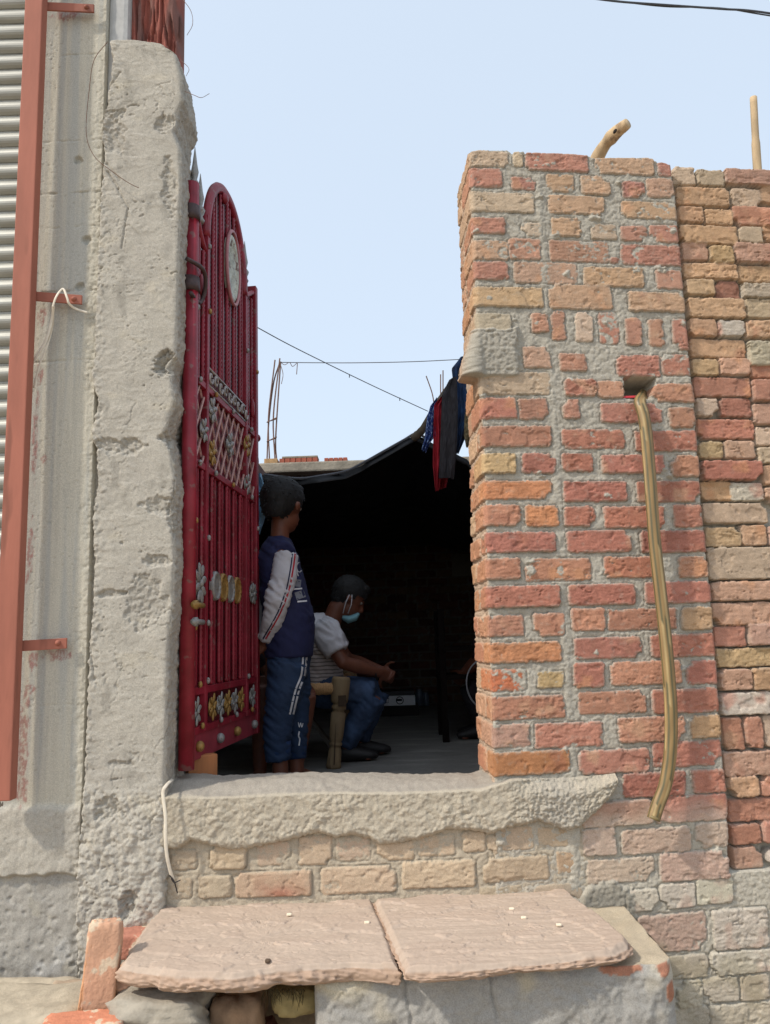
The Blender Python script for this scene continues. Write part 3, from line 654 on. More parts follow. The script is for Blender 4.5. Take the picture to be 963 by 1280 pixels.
def prism(name, m, x0, x1, yf, z0, z1, T, label, cat, seed, step=.005, fn=None, colr=(190, 182, 170), lean=0):
    """plastered mass: front, rounded over the top"""
    us = np.arange(x0, x1, step); nf = int((z1-z0)/step); nb = int(T/step/2)
    t = np.linspace(0, 1, nf)[:, None]; V = np.repeat(z0+(z1-z0)*t, len(us), 1); U = np.repeat(us[None], nf, 0)
    H = .010*fbm(U*12, V*12, seed, 4)+.003*fbm(U*60, V*60, seed+1, 3)
    C = np.array(s2l(colr))*(1+.10*fbm(U*7, V*7, seed+2, 4)+.05*fbm(U*50, V*50, seed+3, 2))[..., None]
    Z = V+0
    if fn is not None: H, C, Z = fn(U, V, H, C, Z)
    rnd = sst(.95, 1.0, t)*.012
    ends = .04*(1-np.sqrt(np.clip((U-x0)/.04, 0, 1)))+.05*(1-np.sqrt(np.clip((x1-U)/.05, 0, 1)))
    F = np.stack([U, yf-H+rnd+ends, Z], -1)
    s = np.linspace(0, 1, nb)[1:, None]; Ub = np.repeat(us[None], nb-1, 0); Y0 = F[-1][None, :, 1]; Yb = Y0*(1-s)+(yf+T)*s
    Zb = Z[-1][None]+.006*fbm(Ub*12, Yb*12, seed+4, 3); Zb[-1] = z0
    Cb = np.array(s2l((194, 180, 156)))*(1+.12*fbm(Ub*10, Yb*10, seed+5, 4))[..., None]
    X = np.concatenate([F, np.stack([Ub, Yb, Zb], -1)], 0); CC = np.concatenate([C, Cb], 0)
    # close the two ends
    def endcol(i):
        e = X[:, i].copy(); e[:, 1] = yf+T; e[:, 2] = np.minimum(e[:, 2], Z[-1].max()); return e
    X = np.concatenate([endcol(0)[:, None], X, endcol(-1)[:, None]], 1); CC = np.concatenate([CC[:, :1], CC, CC[:, -1:]], 1)
    return tag(gridmesh(name, X, CC, m), label, cat)
xr = PZ(842, 1200, .58).x
def pf(U, V, H, C, Z):
    gb = sst(.0, .5, fbm(U*5, V*5, 811, 3)+1.5*(V-.42)-.1)[..., None]
    C = C*(1-gb)+np.array(s2l((196, 186, 164)))*(1+.05*fbm(U*40, V*40, 5, 2))[..., None]*gb
    for (x, y, rx, ry) in ((783, 1218, .062, .016), (836, 1218, .022, .022), (846, 1248, .016, .03)):
        p = P(x, y, -.53); d = np.hypot((U-p.x)/rx, (V-p.z)/ry)+.4*fbm(U*40, V*40, 812, 3); q = sst(1.05, .85, d)
        C = C*(1-q[..., None])+np.array(s2l((176, 124, 100)))*(1+.25*fbm(U*30, V*60, 9, 3))[..., None]*q[..., None]; H = H+.004*q
    for sx in (.02, .26):           # seams
        q = np.exp(-((U-sx-.02*fbm(V*10, U*0, 7, 3))/.004)**2)*sst(.35, .5, V); H = H-.01*q
    sp = sst(.25, .5, fbm(U*90, V*90, 814, 2)); H = H+.002*sp
    return H, C, Z
xl = P(392, 1260, -.50).x
prism('masonry_plinth', M_CEM, xl, xr, -.50, -.02, ZS-.040, .50, 'grey cement rendered base with exposed orange brick corners, under the cracked slabs', 'plinth', 801, fn=pf, colr=(170, 167, 161))
# rubble that carries the left slab
def rock(c, r, seed, sub=4, sq=2.6, amp=.18):
    bm = bmesh.new(); bmesh.ops.create_icosphere(bm, subdivisions=sub, radius=1)
    a = np.array([v.co[:] for v in bm.verts]); f = [[v.index for v in g.verts] for g in bm.faces]; bm.free()
    k = (np.abs(a)**sq).sum(1)**(-1/sq); a = a*k[:, None]
    n = amp*fbm(a[:, 0]*1.6+seed, a[:, 1]*1.6+a[:, 2]*1.3, seed, 5, .62)+.07*fbm(a[:, 0]*6+seed, a[:, 2]*6+a[:, 1]*5, seed+2, 4, .65)
    a = a*(1+n)[:, None]*np.array(r)+np.array(c); return a, f
def stone(name, c, r, seed, col, label, cat, group=None, R=None, sq=3.5, amp=.13, m=None, parent=None):
    a, f = rock((0, 0, 0), r, seed, sq=sq, amp=amp)
    if R is not None: a = a @ np.array(R).T
    me = bpy.data.meshes.new(name); me.from_pydata([tuple(x) for x in a], [], f)
    me.update(); o = link(name, me, m or mat(name+'_skin', col, .92, .16, 22, .5, 120, dist=.004), parent, True); o.location = c
    return tag(o, label, cat, group)
def at(px, py, Y): return P(px, py, Y)
stone('rubble_block', at(200, 1262, -.44), (.14, .09, .05), 5, (156, 148, 134), 'lumpy cement covered block under the left end of the slab', 'rubble', sq=5, amp=.26)
stone('rubble_block', at(212, 1305, -.42), (.16, .12, .075), 6, (156, 146, 126), 'broad dusty stone at the bottom, beneath the cement covered block', 'rubble', sq=6, amp=.24)
stone('rubble_block', at(300, 1290, -.36), (.07, .09, .11), 8, (146, 118, 92), 'tan broken brick in the dark gap below the slab', 'rubble', sq=8, amp=.22)
stone('rubble_block', at(370, 1248, -.34), (.07, .06, .035), 9, (160, 142, 96), 'yellowish chipped stone wedged under the slab, beside the cement base', 'rubble')
stone('rubble_block', at(330, 1300, -.30), (.05, .05, .05), 10, (120, 72, 52), 'small reddish brown brick scrap deep in the gap below the slab', 'rubble', amp=.35)
stone('rubble_block', at(165, 1222, -.30), (.05, .10, .035), 12, (196, 156, 128), 'pinkish wedge stone at the left edge of the slab', 'rubble')
# dry moss / roots hanging in the gap
random.seed(3); g = MB()
for i in range(55):
    p = at(random.uniform(330, 385), 1236, -.40+random.uniform(-.04, .05)); q = p+Vector((random.uniform(-.02, .02), random.uniform(-.02, .01), -random.uniform(.01, .055)))
    g.tube([p, (p+q)/2+Vector((random.uniform(-.006, .006), 0, 0)), q], [.0012, .001, .0004], 3)
tag(g.build('dead_roots', mat('root', (70, 60, 34), .95, .3, 50)), 'dark tuft of dry roots hanging in the gap under the slab', 'roots')
# added block behind the slab gap, there to keep the gap dark
bk = MB(); bk.box((-.46, -.10, .27), (.66, .18, .56)); bk.build('gap_backing', mat('fill', (128, 112, 92), .95, .2, 20, .5, 60, dist=.01), None); tag(bpy.data.objects['gap_backing'], 'shaded earth and brick filling behind the gap under the slab', 'brick fill')
# ledge with bricks at the lower left, and the upright brick
def onebrick(name, c, size, ang, col, label, cat, group, seed, tilt=(0, 0)):
    a, f = rock((0, 0, 0), (size[0]/2*.99, size[1]/2*.99, size[2]/2*.99), seed, 5, sq=9, amp=.035)
    me = bpy.data.meshes.new(name); me.from_pydata([tuple(x) for x in a], [], f); me.update()
    o = link(name, me, mat(name+'_clay', col, .92, .14, 16, .6, 110, dist=.004, spots=((206, 186, 160), 18, .56)), None, True)
    o.location = c; o.rotation_euler = (tilt[0], tilt[1], ang); return tag(o, label, cat, group)
zl = .46
stone('ledge_block', at(28, 1300, -.35), (.20, .14, .11), 21, (172, 160, 140), 'dusty cement lump at the bottom left corner', 'rubble', sq=9, amp=.10)
stone('ledge_block', at(60, 1272, -.16), (.30, .10, .09), 22, (176, 164, 144), 'low rough cement ridge along the foot of the grey plinth', 'rubble', sq=8, amp=.12)
stone('ledge_block', at(86, 1252, -.20), (.07, .06, .045), 28, (172, 152, 130), 'small tan block on the cement ridge, left of the upright brick', 'rubble', sq=9, amp=.10)
onebrick('brick', at(105, 1290, -.52), (.23, .11, .075), .1, (198, 128, 98), 'red brick lying flat at the foot of the upright brick', 'brick', None, 24)
p = at(128, 1207, -.40)
onebrick('brick', p, (.098, .055, .245), .15, (196, 152, 124), 'tan brick standing upright against the pillar foot, left of the stone slab', 'brick', None, 25, tilt=(-.10, .07))
onebrick('brick', p+Vector((-.040, -.005, -.02)), (.018, .06, .22), .15, (214, 160, 118), 'thin orange brick slice stuck to the left side of the upright brick', 'brick', None, 26, tilt=(-.10, .12))
onebrick('brick', at(170, 1178, -.06), (.12, .10, .08), 0, (178, 120, 100), 'dull red brick end between the upright brick and the slab', 'brick', None, 27)
# ------------------------------------------------------------ roller shutter, guide post
prof = []; m = MB(); zb, zt_ = .95, 4.9; pitch = .074; xs = (-2.9, SHX-.012); z = zb; n = 0
pts = []
while z < zt_:
    for k in range(10):
        t = k/9.0; pts.append((z+pitch*t, -.006+.018*math.sin(math.pi*min(1, t/.82))**.6 if t < .82 else -.010))
    z += pitch
vv = []; 
for zz_, yy in pts:
    vv += [(xs[0], .075-yy, zz_), (xs[1], .075-yy, zz_), (xs[0], .085-yy, zz_), (xs[1], .085-yy, zz_)]
ff = []
for i in range(len(pts)-1):
    a = i*4; b = a+4; ff += [(a, a+1, b+1, b), (a+2, b+2, b+3, a+3), (a+1, a+3, b+3, b+1)]
m.add(vv, ff)
sh = empty('rolling_shutter', ((xs[0]+xs[1])/2, .075, zb), 'grey corrugated steel rolling shutter with dusty slats, at the left edge', 'rolling shutter')
m.build('slat_curtain', mat('galvanised', (160, 160, 152), .45, .12, 5, .1, 40, metal=.25, stretch=(1, 1, 9)), sh, False)
rl = MB(); rl.box((SHX+.005, .05, (zb+zt_)/2), (.03, .10, zt_-zb)); rl.build('guide_rail', mat('dark_steel', (92, 84, 76), .6), sh)
p0, p1 = P(46, 0, -.085), P(4, 1000, -.085)
pa, pb_ = P(52, 0, -.085), P(2, 1000, -.085)
dirp = (p0-p1).normalized(); top_ = p1+dirp*((4.85-p1.z)/dirp.z); bot = p1
steel = mat('red_oxide_steel', (160, 98, 80), .8, .10, 14, .25, 90, stretch=(1, 1, .2), spots=((138, 84, 68), 9, .60))
post = empty('guide_post', bot, 'square rust red steel post strapped to the wall beside the shutter', 'steel post')
def bar(a, b, wx, wy):
    mb = MB(); a = Vector(a); b = Vector(b); 
    vs_ = [q+Vector((sx*wx/2, sy*wy/2, 0)) for q in (a, b) for sx, sy in ((-1, -1), (1, -1), (1, 1), (-1, 1))]
    return mb.add(vs_, [(3, 2, 1, 0), (4, 5, 6, 7), (0, 1, 5, 4), (1, 2, 6, 5), (2, 3, 7, 6), (3, 0, 4, 7)])
bar(bot, top_, .072, .05).build('tube', steel, post, bevel=.004)
for (x0, y0, x1, y1, tw) in ((60, 8, 118, 11, .0), (45, 370, 103, 375, 0), (23, 808, 84, 804, 0)):
    a = P(x0-6, y0, -.052); b = P(x1, y1, -.030)
    mb = MB(); h = .019
    vs_ = []
    for q in (a, b):
        for dy, dz in ((-.004, -h), (.004, -h), (.004, h), (-.004, h)): vs_.append(q+Vector((0, dy, dz)))
    mb.add(vs_, [(3, 2, 1, 0), (4, 5, 6, 7), (0, 1, 5, 4), (1, 2, 6, 5), (2, 3, 7, 6), (3, 0, 4, 7)])
    s_ = mb.build('strap', steel, post, bevel=.002)
    bl = MB(); c = b+Vector((-.03, -.004, .002)); bl.lathe(c, [(.011, 0), (.011, .004), (.008, .010), (.004, .013)], (0, -1, 0), 10); bl.build('bolt', steel, s_, True)
# pale plastic strap tied round the middle iron strap
cordm = mat('pale_plastic', (218, 208, 190), .5, .08, 40)
def ribbon(pts, w, th=.0015, n=8, rot=0):
    mb = MB(); mb.tube(pts, w, n, (0, -1, 0), True, r2=th); return mb
def curve(ctrl, n=8):
    out = []; c = [Vector(p) for p in ctrl]; c = [c[0]*2-c[1]]+c+[c[-1]*2-c[-2]]
    for i in range(1, len(c)-2):
        for k in range(n):
            t = k/n; out.append(.5*((2*c[i])+(-c[i-1]+c[i+1])*t+(2*c[i-1]-5*c[i]+4*c[i+1]-c[i+2])*t*t+(-c[i-1]+3*c[i]-3*c[i+1]+c[i+2])*t**3))
    out.append(c[-2]); return out
def pw(l): return [P(x, y, Y) for x, y, Y in l]
t = empty('plastic_tie', P(76, 364, -.06), 'pale plastic tie looped over the middle iron strap, ends hanging behind the rust red post', 'plastic tie')
ribbon(curve(pw([(66, 384, -.075), (70, 372, -.078), (76, 363, -.07), (80, 362, -.07), (84, 372, -.075), (87, 380, -.07), (95, 386, -.045), (110, 391, -.035)])), .0045).build('loop', cordm, t, True)
ribbon(curve(pw([(67, 382, -.075), (65, 400, -.05), (58, 425, -.045), (46, 445, -.045), (38, 460, -.045)])), .006).build('tail', cordm, t, True)
ribbon(curve(pw([(67, 384, -.07), (66, 405, -.04), (60, 430, -.04), (50, 455, -.04), (42, 485, -.04)])), .004).build('tail', cordm, t, True)
# pale strap hanging over the doorstep
t = ribbon(curve(pw([(216, 974, .02), (208, 982, -.045), (204, 992, -.055), (207, 1020, -.06), (207, 1045, -.062), (209, 1070, -.055), (214, 1092, -.04), (217, 1100, -.03)])), .0062)
o = t.build('plastic_strap', cordm, None, True); tag(o, 'pale flat plastic strap hanging over the left end of the doorstep, tied with black string', 'strap')
kn = MB(); kn.tube(curve(pw([(212, 1094, -.04), (218, 1102, -.035), (222, 1116, -.02)])), .0022, 6); kn.tube(curve(pw([(226, 1100, -.03), (218, 1103, -.035), (214, 1098, -.038)])), .0018, 6)
kn.build('knot', mat('black_string', (50, 46, 46), .8), o)
# thin rusty wire on the pillar face
w = MB(); w.tube(curve(pw([(135, 52, -.055), (118, 75, -.05), (112, 110, -.05), (108, 165, -.05), (118, 195, -.05), (140, 214, -.06), (160, 228, -.055), (174, 235, -.05)])), .0014, 5)
tag(w.build('tie_wire', mat('rusty_wire', (104, 74, 56), .8)), 'thin rusty wire trailing down the seam of the cement pillar', 'wire')
# ------------------------------------------------------------ old timber on top of the pillar, concrete stub
def timber(x0, x1, z0, z1, Y, T, name, label, m, seed):
    us = np.arange(x0, x1, .0035); nv = int((z1-z0)/.012); t = np.linspace(0, 1, nv)[:, None]; V = np.repeat(z0+(z1-z0)*t, len(us), 1); U = np.repeat(us[None], nv, 0)
    g1 = fbm(U*60, V*3.5, seed, 4); g2 = fbm(U*130, V*7, seed+1, 3); fis = sst(.55, .8, 1-np.abs(fbm(U*38+.5*V, V*2.2, seed+2, 3))*2.4)
    e = 1-np.sqrt(np.clip(1-((U-(x0+x1)/2)/((x1-x0)/2))**6, 0, 1)); H = .006*g1+.003*g2-.022*fis-.05*e
    c = np.array(s2l((150, 88, 76)))*(1+.35*g1+.25*g2)[..., None]; d = sst(.1, .5, fbm(U*22, V*3, seed+3, 3))[..., None]; c = c*(1-.6*d)+np.array(s2l((104, 92, 88)))*.6*d
    X = np.stack([U, Y-H, V], -1); X = np.pad(X, ((1, 1), (1, 1), (0, 0)), mode='edge'); X[0, :, 1] = X[-1, :, 1] = Y+T; X[:, 0, 1] = X[:, -1, 1] = Y+T; c = np.pad(c, ((1, 1), (1, 1), (0, 0)), mode='edge')
    return tag(gridmesh(name, X, c, m), label, 'timber post')
Mw = attrmat('old_timber', .85, .4, 150)
timber(P(154, 20, .06).x, P(222, 20, .06).x, 3.3, 4.75, .06, .12, 'timber_post', 'splintered dark red timber post standing behind the top of the cement pillar', Mw, 901)
m = MB(); a = P(146, 30, .0); m.box((a.x, .10, 4.3), (.085, .16, 1.1)); tag(m.build('concrete_stub', mat('grey_concrete', (176, 176, 174), .9, .1, 20, .5, 90), bevel=.02), 'short grey concrete stub between the cream column and the timber post', 'concrete stub')
rm = mat('rebar_rust', (112, 84, 72), .8, .2, 60)
w = MB(); w.tube(pw([(226, 250, .12), (225, 150, .12), (224, 100, .12), (225, 15, .12)]), .0045, 6); tag(w.build('steel_rod', rm), 'thin rusty rod standing up beside the pillar top above the red gate', 'steel rod')
w = MB(); w.tube(curve(pw([(222, 72, .1), (236, 85, .05), (233, 95, .0)])), .0012, 4); w.tube(curve(pw([(231, 114, .0), (243, 119, -.05), (252, 122, -.08), (262, 117, -.1)])), .0012, 4)
w.tube(curve(pw([(222, -8, .1), (238, 12, .06), (241, 30, .05), (234, 44, .05)])), .0013, 4)
tag(w.build('loose_wire', rm), 'fine bent wires sticking out of the top of the pillar against the sky', 'wire')
# ------------------------------------------------------------ hose out of the hole
hp = [(806, 492, .10), (803, 497, .03), (800, 503, -.03), (805, 520, -.048), (809, 550, -.052), (813, 600, -.055), (819, 680, -.058), (828, 760, -.06), (835, 830, -.06), (839, 890, -.06), (838, 940, -.062), (832, 980, -.066), (822, 1008, -.07), (817, 1024, -.072)]
def PF(px, py, off): return PP(px, py, C0+NF*(-off), NF)
hc = curve([PF(x, y, o_) for x, y, o_ in hp], 10)
mb = MB(); n = 22; nrm = NF
hm, nt_, b_ = newmat('striped_hose'); L = nt_.links.new
at_ = N(nt_, 'ShaderNodeAttribute', attribute_name='Col'); L(at_.outputs['Color'], b_.inputs['Base Color']); b_.inputs['Roughness'].default_value = .3
nz = N(nt_, 'ShaderNodeTexNoise', i_Scale=40.0, i_Detail=4.0); tc_ = N(nt_, 'ShaderNodeTexCoord'); L(tc_.outputs['Object'], nz.inputs['Vector'])
mr_ = N(nt_, 'ShaderNodeMapRange', i_3=.3, i_4=.6); L(nz.outputs['Fac'], mr_.inputs[0]); L(mr_.outputs[0], b_.inputs['Roughness'])
X = []; Cc = []
for i, p in enumerate(hc):
    tg = (hc[min(i+1, len(hc)-1)]-hc[max(i-1, 0)]).normalized(); a = tg.cross(NF).normalized(); b = a.cross(tg).normalized()
    fl = .0235; fd = .019 if i > 14 else .012; row = []; cr_ = []
    for k in range(n+1):
        an = 2*math.pi*k/n+i*.006; row.append((p+a*math.cos(an)*fl+b*math.sin(an)*fd)[:])
        q = (an/(2*math.pi)*8) % 1
        base = np.array(s2l((140, 114, 74))); 
        if q < .28: base = np.array(s2l((80, 80, 56)))
        elif q < .40: base = np.array(s2l((172, 150, 106)))
        cr_.append(base*(1+.12*math.sin(i*.7+k)))
    X.append(row); Cc.append(cr_)
o = gridmesh('hose', np.array(X), np.array(Cc), hm); tag(o, 'stiff striped amber hose hanging out of the hole in the brick pier', 'hose')
lip = MB(); e = hc[-1]; tg = (hc[-1]-hc[-2]).normalized(); lip.lathe(e-tg*.01, [(.0215, 0), (.0225, .011), (.0165, .011), (.0160, -.03)], tg, 20)
lip.build('cut_end', mat('hose_inner', (120, 104, 66), .5), o, True)
m = MB(); a = PF(786, 498, .02); m.box(a+Vector((0, 0, .002)), (.06, .03, .008)); tag(m.build('plastic_scrap', mat('red_plastic', (190, 50, 60), .5)), 'scrap of red plastic lying in the hole above the hose', 'plastic scrap')
# ------------------------------------------------------------ poles on top of the wall
mb = MB(); ws = mat('dry_wood', (184, 160, 126), .85, .2, 20, .5, 80, stretch=(1, 1, .25), spots=((140, 116, 90), 12, .6))
c = curve(pw([(735, 222, .40), (752, 188, .33), (768, 168, .26), (785, 154, .2)])); mb.tube(c, [.026, .027, .028, .029, .030, .031, .031, .030, .029, .028, .027, .026, .027, .030, .032, .031, .030, .029, .028, .027, .026, .026, .025, .024, .022][:len(c)], 14)
o = mb.build('wooden_stick', ws, None, True, ); tag(o, 'short thick bamboo stick with a hole, leaning out over the top of the brick pier', 'stick')
hl = MB(); q = P(769, 164, .20); hl.blob(q, (.007, .006, .013), Euler((0, .6, 0)).to_matrix()); hl.build('knot_hole', mat('dark_hole', (34, 26, 20), .9), o, True)
mb = MB(); mb.tube(curve(pw([(948, 225, .6), (945, 180, .6), (942, 122, .6)])), [.020]*9+[.017]*8, 12)
tag(mb.build('wooden_pole', ws, None, True), 'thin upright wooden pole rising behind the right end of the brick wall', 'pole')
# overhead cable
mb = MB(); mb.tube(curve(pw([(690, -10, 5), (765, 1, 5), (830, 6, 5), (900, 11, 5), (965, 17, 5), (1150, 50, 5)])), .012, 6)
mb.tube(curve(pw([(690, -13, 5.02), (765, 0, 5.02), (830, 8, 5.02), (900, 10, 5.02), (965, 20, 5.02), (1150, 48, 5.02)])), .008, 6)
tag(mb.build('overhead_cable', mat('black_cable', (70, 74, 82), .6)), 'dark twisted overhead cable crossing the top right corner of the sky', 'cable')
# ------------------------------------------------------------ red steel gate, swung inwards
GH = P(229, 700, .10); GE = P(318, 700, 1.12); GO = Vector((GH.x, GH.y, 0)); gd = Vector((GE.x-GH.x, GE.y-GH.y, 0)); GW = gd.length; gd.normalize(); gn = Vector((gd.y, -gd.x, 0))
def G(a, z, o=0.0): return GO+gd*(a*GW)+gn*o+Vector((0, 0, z))
RG = Matrix((gd, gn, Vector((0, 0, 1)))).transposed()      # local x along gate, y out of it, z up
gz0 = 1.075
redm = mat('maroon_enamel', (130, 18, 34), .5, .22, 9, .15, 60, spots=((126, 78, 76), 26, .63), col2=(146, 32, 50))
redd = mat('maroon_sheet', (100, 16, 30), .55, .25, 7, .15, 60, spots=((112, 76, 74), 30, .64))
silv = mat('silver_paint', (146, 144, 140), .5, .15, 60, .3, 200, metal=.3, spots=((120, 96, 86), 60, .62))
gold = mat('gold_paint', (156, 122, 66), .5, .15, 60, .3, 200, metal=.3, spots=((130, 90, 50), 60, .62))
iron = mat('old_iron', (70, 52, 50), .6, .2, 60, .3, 90)
gate = empty('metal_gate', G(0, gz0), 'tall maroon steel gate with arched top, lattice band and silver and gold rosettes, swung inwards', 'gate')
def gbox(mb, a0, a1, z0, z1, o0, o1): return mb.box(G((a0+a1)/2, (z0+z1)/2, (o0+o1)/2), (abs(a1-a0)*GW, abs(o1-o0), abs(z1-z0)), RG)
ztop = 3.44; A0, A1 = .205, .79; zs = 3.30; zc = 3.68
def archz(a):
    t = (a-(A0+A1)/2)/((A1-A0)/2); return zs+(zc-zs)*math.sqrt(max(0, 1-abs(t)**2.1))
def sidez(a):                      # narrow panels: sweep down from the stile to the arch post
    if a < A0: t = (a-.05)/(A0-.05); return 3.40-.17*math.sin(min(1, max(0, t))*math.pi/2)
    t = (a-A1)/(.955-A1); return 3.30+.10*t
# sheet
mb = MB(); n = 60; vs_ = []; 
for i in range(n+1):
    a = .03+(.97-.03)*i/n; zt2 = archz(a) if A0 <= a <= A1 else sidez(a)
    for o_ in (-.004, .0):
        vs_ += [G(a, gz0+.02, o_), G(a, 2.24, o_), G(a, 2.60, o_), G(a, zt2-.01, o_)]
def q(i, k, s): return i*8+s*4+k
fs = []
for i in range(n):
    for k in (0, 1, 2):
        fs += [(q(i, k, 1), q(i+1, k, 1), q(i+1, k+1, 1), q(i, k+1, 1)), (q(i, k+1, 0), q(i+1, k+1, 0), q(i+1, k, 0), q(i, k, 0))]
mb.add(vs_, fs); sheet = mb.build('panel_sheet', redd, gate)
# stiles, posts, rails
mb = MB(); mb.tube([G(.025, gz0-.02, .012), G(.025, ztop, .012)], .030, 14); mb.build('hinge_stile', redm, gate, True)
mb = MB(); gbox(mb, .955, .995, gz0, ztop, -.02, .028); mb.build('lock_stile', redm, gate, bevel=.004)
for a, z1 in ((A0, 3.40), (A1, 3.42)):
    mb = MB(); gbox(mb, a-.014, a+.014, gz0+.10, z1, .0, .026); mb.build('inner_post', redm, gate, bevel=.003)
mb = MB(); pts = [G(a, archz(a), .010) for a in [A0+(A1-A0)*(.5-.5*math.cos(math.pi*i/40)) for i in range(41)]]
mb.tube(pts, .026, 10, gn, r2=.02); mb.build('arch_rail', redm, gate, True)
for a0, a1 in ((.05, A0), (A1, .955)):
    mb = MB(); mb.tube([G(a0+(a1-a0)*i/10, sidez(a0+(a1-a0)*i/10), .010) for i in range(11)], .013, 8, gn); mb.build('side_rail', redm, gate, True)
for z in (2.60, 2.245, 1.335, 1.185):
    mb = MB(); gbox(mb, .05, .955, z-.014, z+.014, .0, .022); mb.build('cross_rail', redm, gate, bevel=.002)
mb = MB(); gbox(mb, .03, .97, gz0, gz0+.10, -.004, .016); mb.build('kick_plate', mat('dusty_maroon', (136, 44, 56), .6, .2, 14, .2, 60), gate, bevel=.003)
# ribs and rope twisted bars
ribs = [.085, .125, .165] + [A0+.035+(A1-A0-.07)*i/10 for i in range(11)] + [.835, .875, .915]
for i, a in enumerate(ribs):
    zt2 = (archz(a) if A0 <= a <= A1 else sidez(a))-.03
    for z0, z1 in ((1.35, 2.23), (2.615 if not (A0 < a < A1) else 2.70, zt2)):
        mb = MB()
        if i % 2 == 0:
            L_ = z1-z0; m_ = int(L_/.011); pts = [G(a, z0+L_*k/m_, .012) for k in range(m_+1)]
            r_ = [.0105 if k % 2 else .0068 for k in range(m_+1)]
            mb.tube(pts, r_, 6, gn); mb.build('rope_bar', redm, gate, True)
        else:
            gbox(mb, a-.008, a+.008, z0, z1, .0, .013); mb.build('rib', redm, gate, bevel=.002)
# lattice
pale = mat('worn_pink_bar', (176, 136, 130), .5, .2, 60)
for rr_, (a0, a1) in enumerate(((.055, A0-.014), (A0+.014, A1-.014), (A1+.014, .955))):
    mb1 = MB(); mb2 = MB(); za, zb_ = 2.26, 2.585; st = .078; span = (zb_-za)/GW*.62
    k = a0-span
    while k < a1:
        for sgn, mb_ in ((1, mb1), (-1, mb2)):
            xa, xb = (k, k+span) if sgn > 0 else (k+span, k); z_a, z_b = za, zb_
            # clip to [a0,a1]
            def clipt(x): return max(a0, min(a1, x))
            if max(xa, xb) < a0 or min(xa, xb) > a1: continue
            f = lambda x: z_a+(z_b-z_a)*(x-xa)/(xb-xa)
            x1_, x2_ = clipt(xa), clipt(xb)
            if abs(x1_-x2_) < .004: continue
            mb_.tube([G(x1_, f(x1_), .006+.005*sgn), G(x2_, f(x2_), .006+.005*sgn)], .0055, 5)
        k += st
    mb1.build('lattice', pale, gate); mb2.build('lattice', pale, gate)
def rosette(c, s, m, par, n=6, long=False, big=1.0):
    """c=(a,z) ; cast flower with petals"""
    mb = MB(); C_ = G(c[0], c[1], .026)
    for k in range(n):
        an = 2*math.pi*k/n+.3; d = Vector((math.cos(an), 0, math.sin(an)*(1.5 if long else 1)))
        R2 = RG @ Matrix.Rotation(-an, 3, 'Y'); mb.blob(C_+RG @ (d*s*.5), (s*.42, s*.10, s*.19*(1.1 if long else 1)), R2, 8, 6)
    mb.blob(C_+gn*.003, (s*.20, s*.14, s*.20), RG, 8, 6)
    mb.lathe(C_-gn*.010, [(s*.8, 0), (s*.8, .004), (s*.3, .008)], gn, 14)
    return mb.build('rosette', m, par, True)
def disc(c, rx, rz, m, name, th=.012):
    mb = MB(); C_ = G(c[0], c[1], .018); n_ = 28; rows = []
    vv = []
    for j, (rf, h) in enumerate(((1, -.01), (1, .004), (.93, th), (.80, th*.7), (.78, th*.3), (.3, th*.6), (.02, th*.9))):
        for k in range(n_):
            an = 2*math.pi*k/n_; w_ = 1+.05*math.cos(an*10)*(1 if j > 2 else 0)
            vv.append(C_+RG @ Vector((math.cos(an)*rx*rf*w_, 0, math.sin(an)*rz*rf*w_))+gn*(h+.003*math.cos(an*14)*(1 if 2 < j < 6 else 0)))
    ff = [(j*n_+k, j*n_+(k+1) % n_, (j+1)*n_+(k+1) % n_, (j+1)*n_+k) for j in range(6) for k in range(n_)]+[tuple(6*n_+k for k in range(n_))]
    return mb.add(vv, ff).build(name, m, gate, True)
# medallion with its ring
disc((.55, 3.33), .095, .175, mat('medallion_face', (186, 186, 170), .5, .2, 40, .8, 70, dist=.01, spots=((130, 110, 100), 24, .58)), 'medallion')
mb = MB(); mb.tube([G(.55, 3.33, .028)+RG @ Vector((math.cos(k/36*2*math.pi)*.104, 0, math.sin(k/36*2*math.pi)*.188)) for k in range(37)], .009, 6, gn, False); mb.build('medallion_ring', mat('ring_pink', (170, 110, 112), .5), gate, True)
mb = MB(); mb.lathe(G(.42, 3.62, .02), [(.028, 0), (.028, .01), (.015, .022)], gn, 14); mb.build('boss', redm, gate, True)
# scroll strip
mb = MB()
for k in range(9):
    a = .235+(.77-.235)*k/8; s_ = 1 if k % 2 else -1
    mb.tube([G(a, 2.655, .026)+RG @ Vector((math.cos(t_*.55)*.026*(1-t_/16), 0, s_*math.sin(t_*.55)*.032*(1-t_/16))) for t_ in range(12)], .0065, 6, gn)
for z in (2.618, 2.696): gbox(mb, .22, .785, z-.004, z+.004, .014, .024)
mb.build('scroll_strip', mat('tarnished_silver', (150, 140, 134), .45, .3, 30, .4, 90, metal=.3), gate, True)
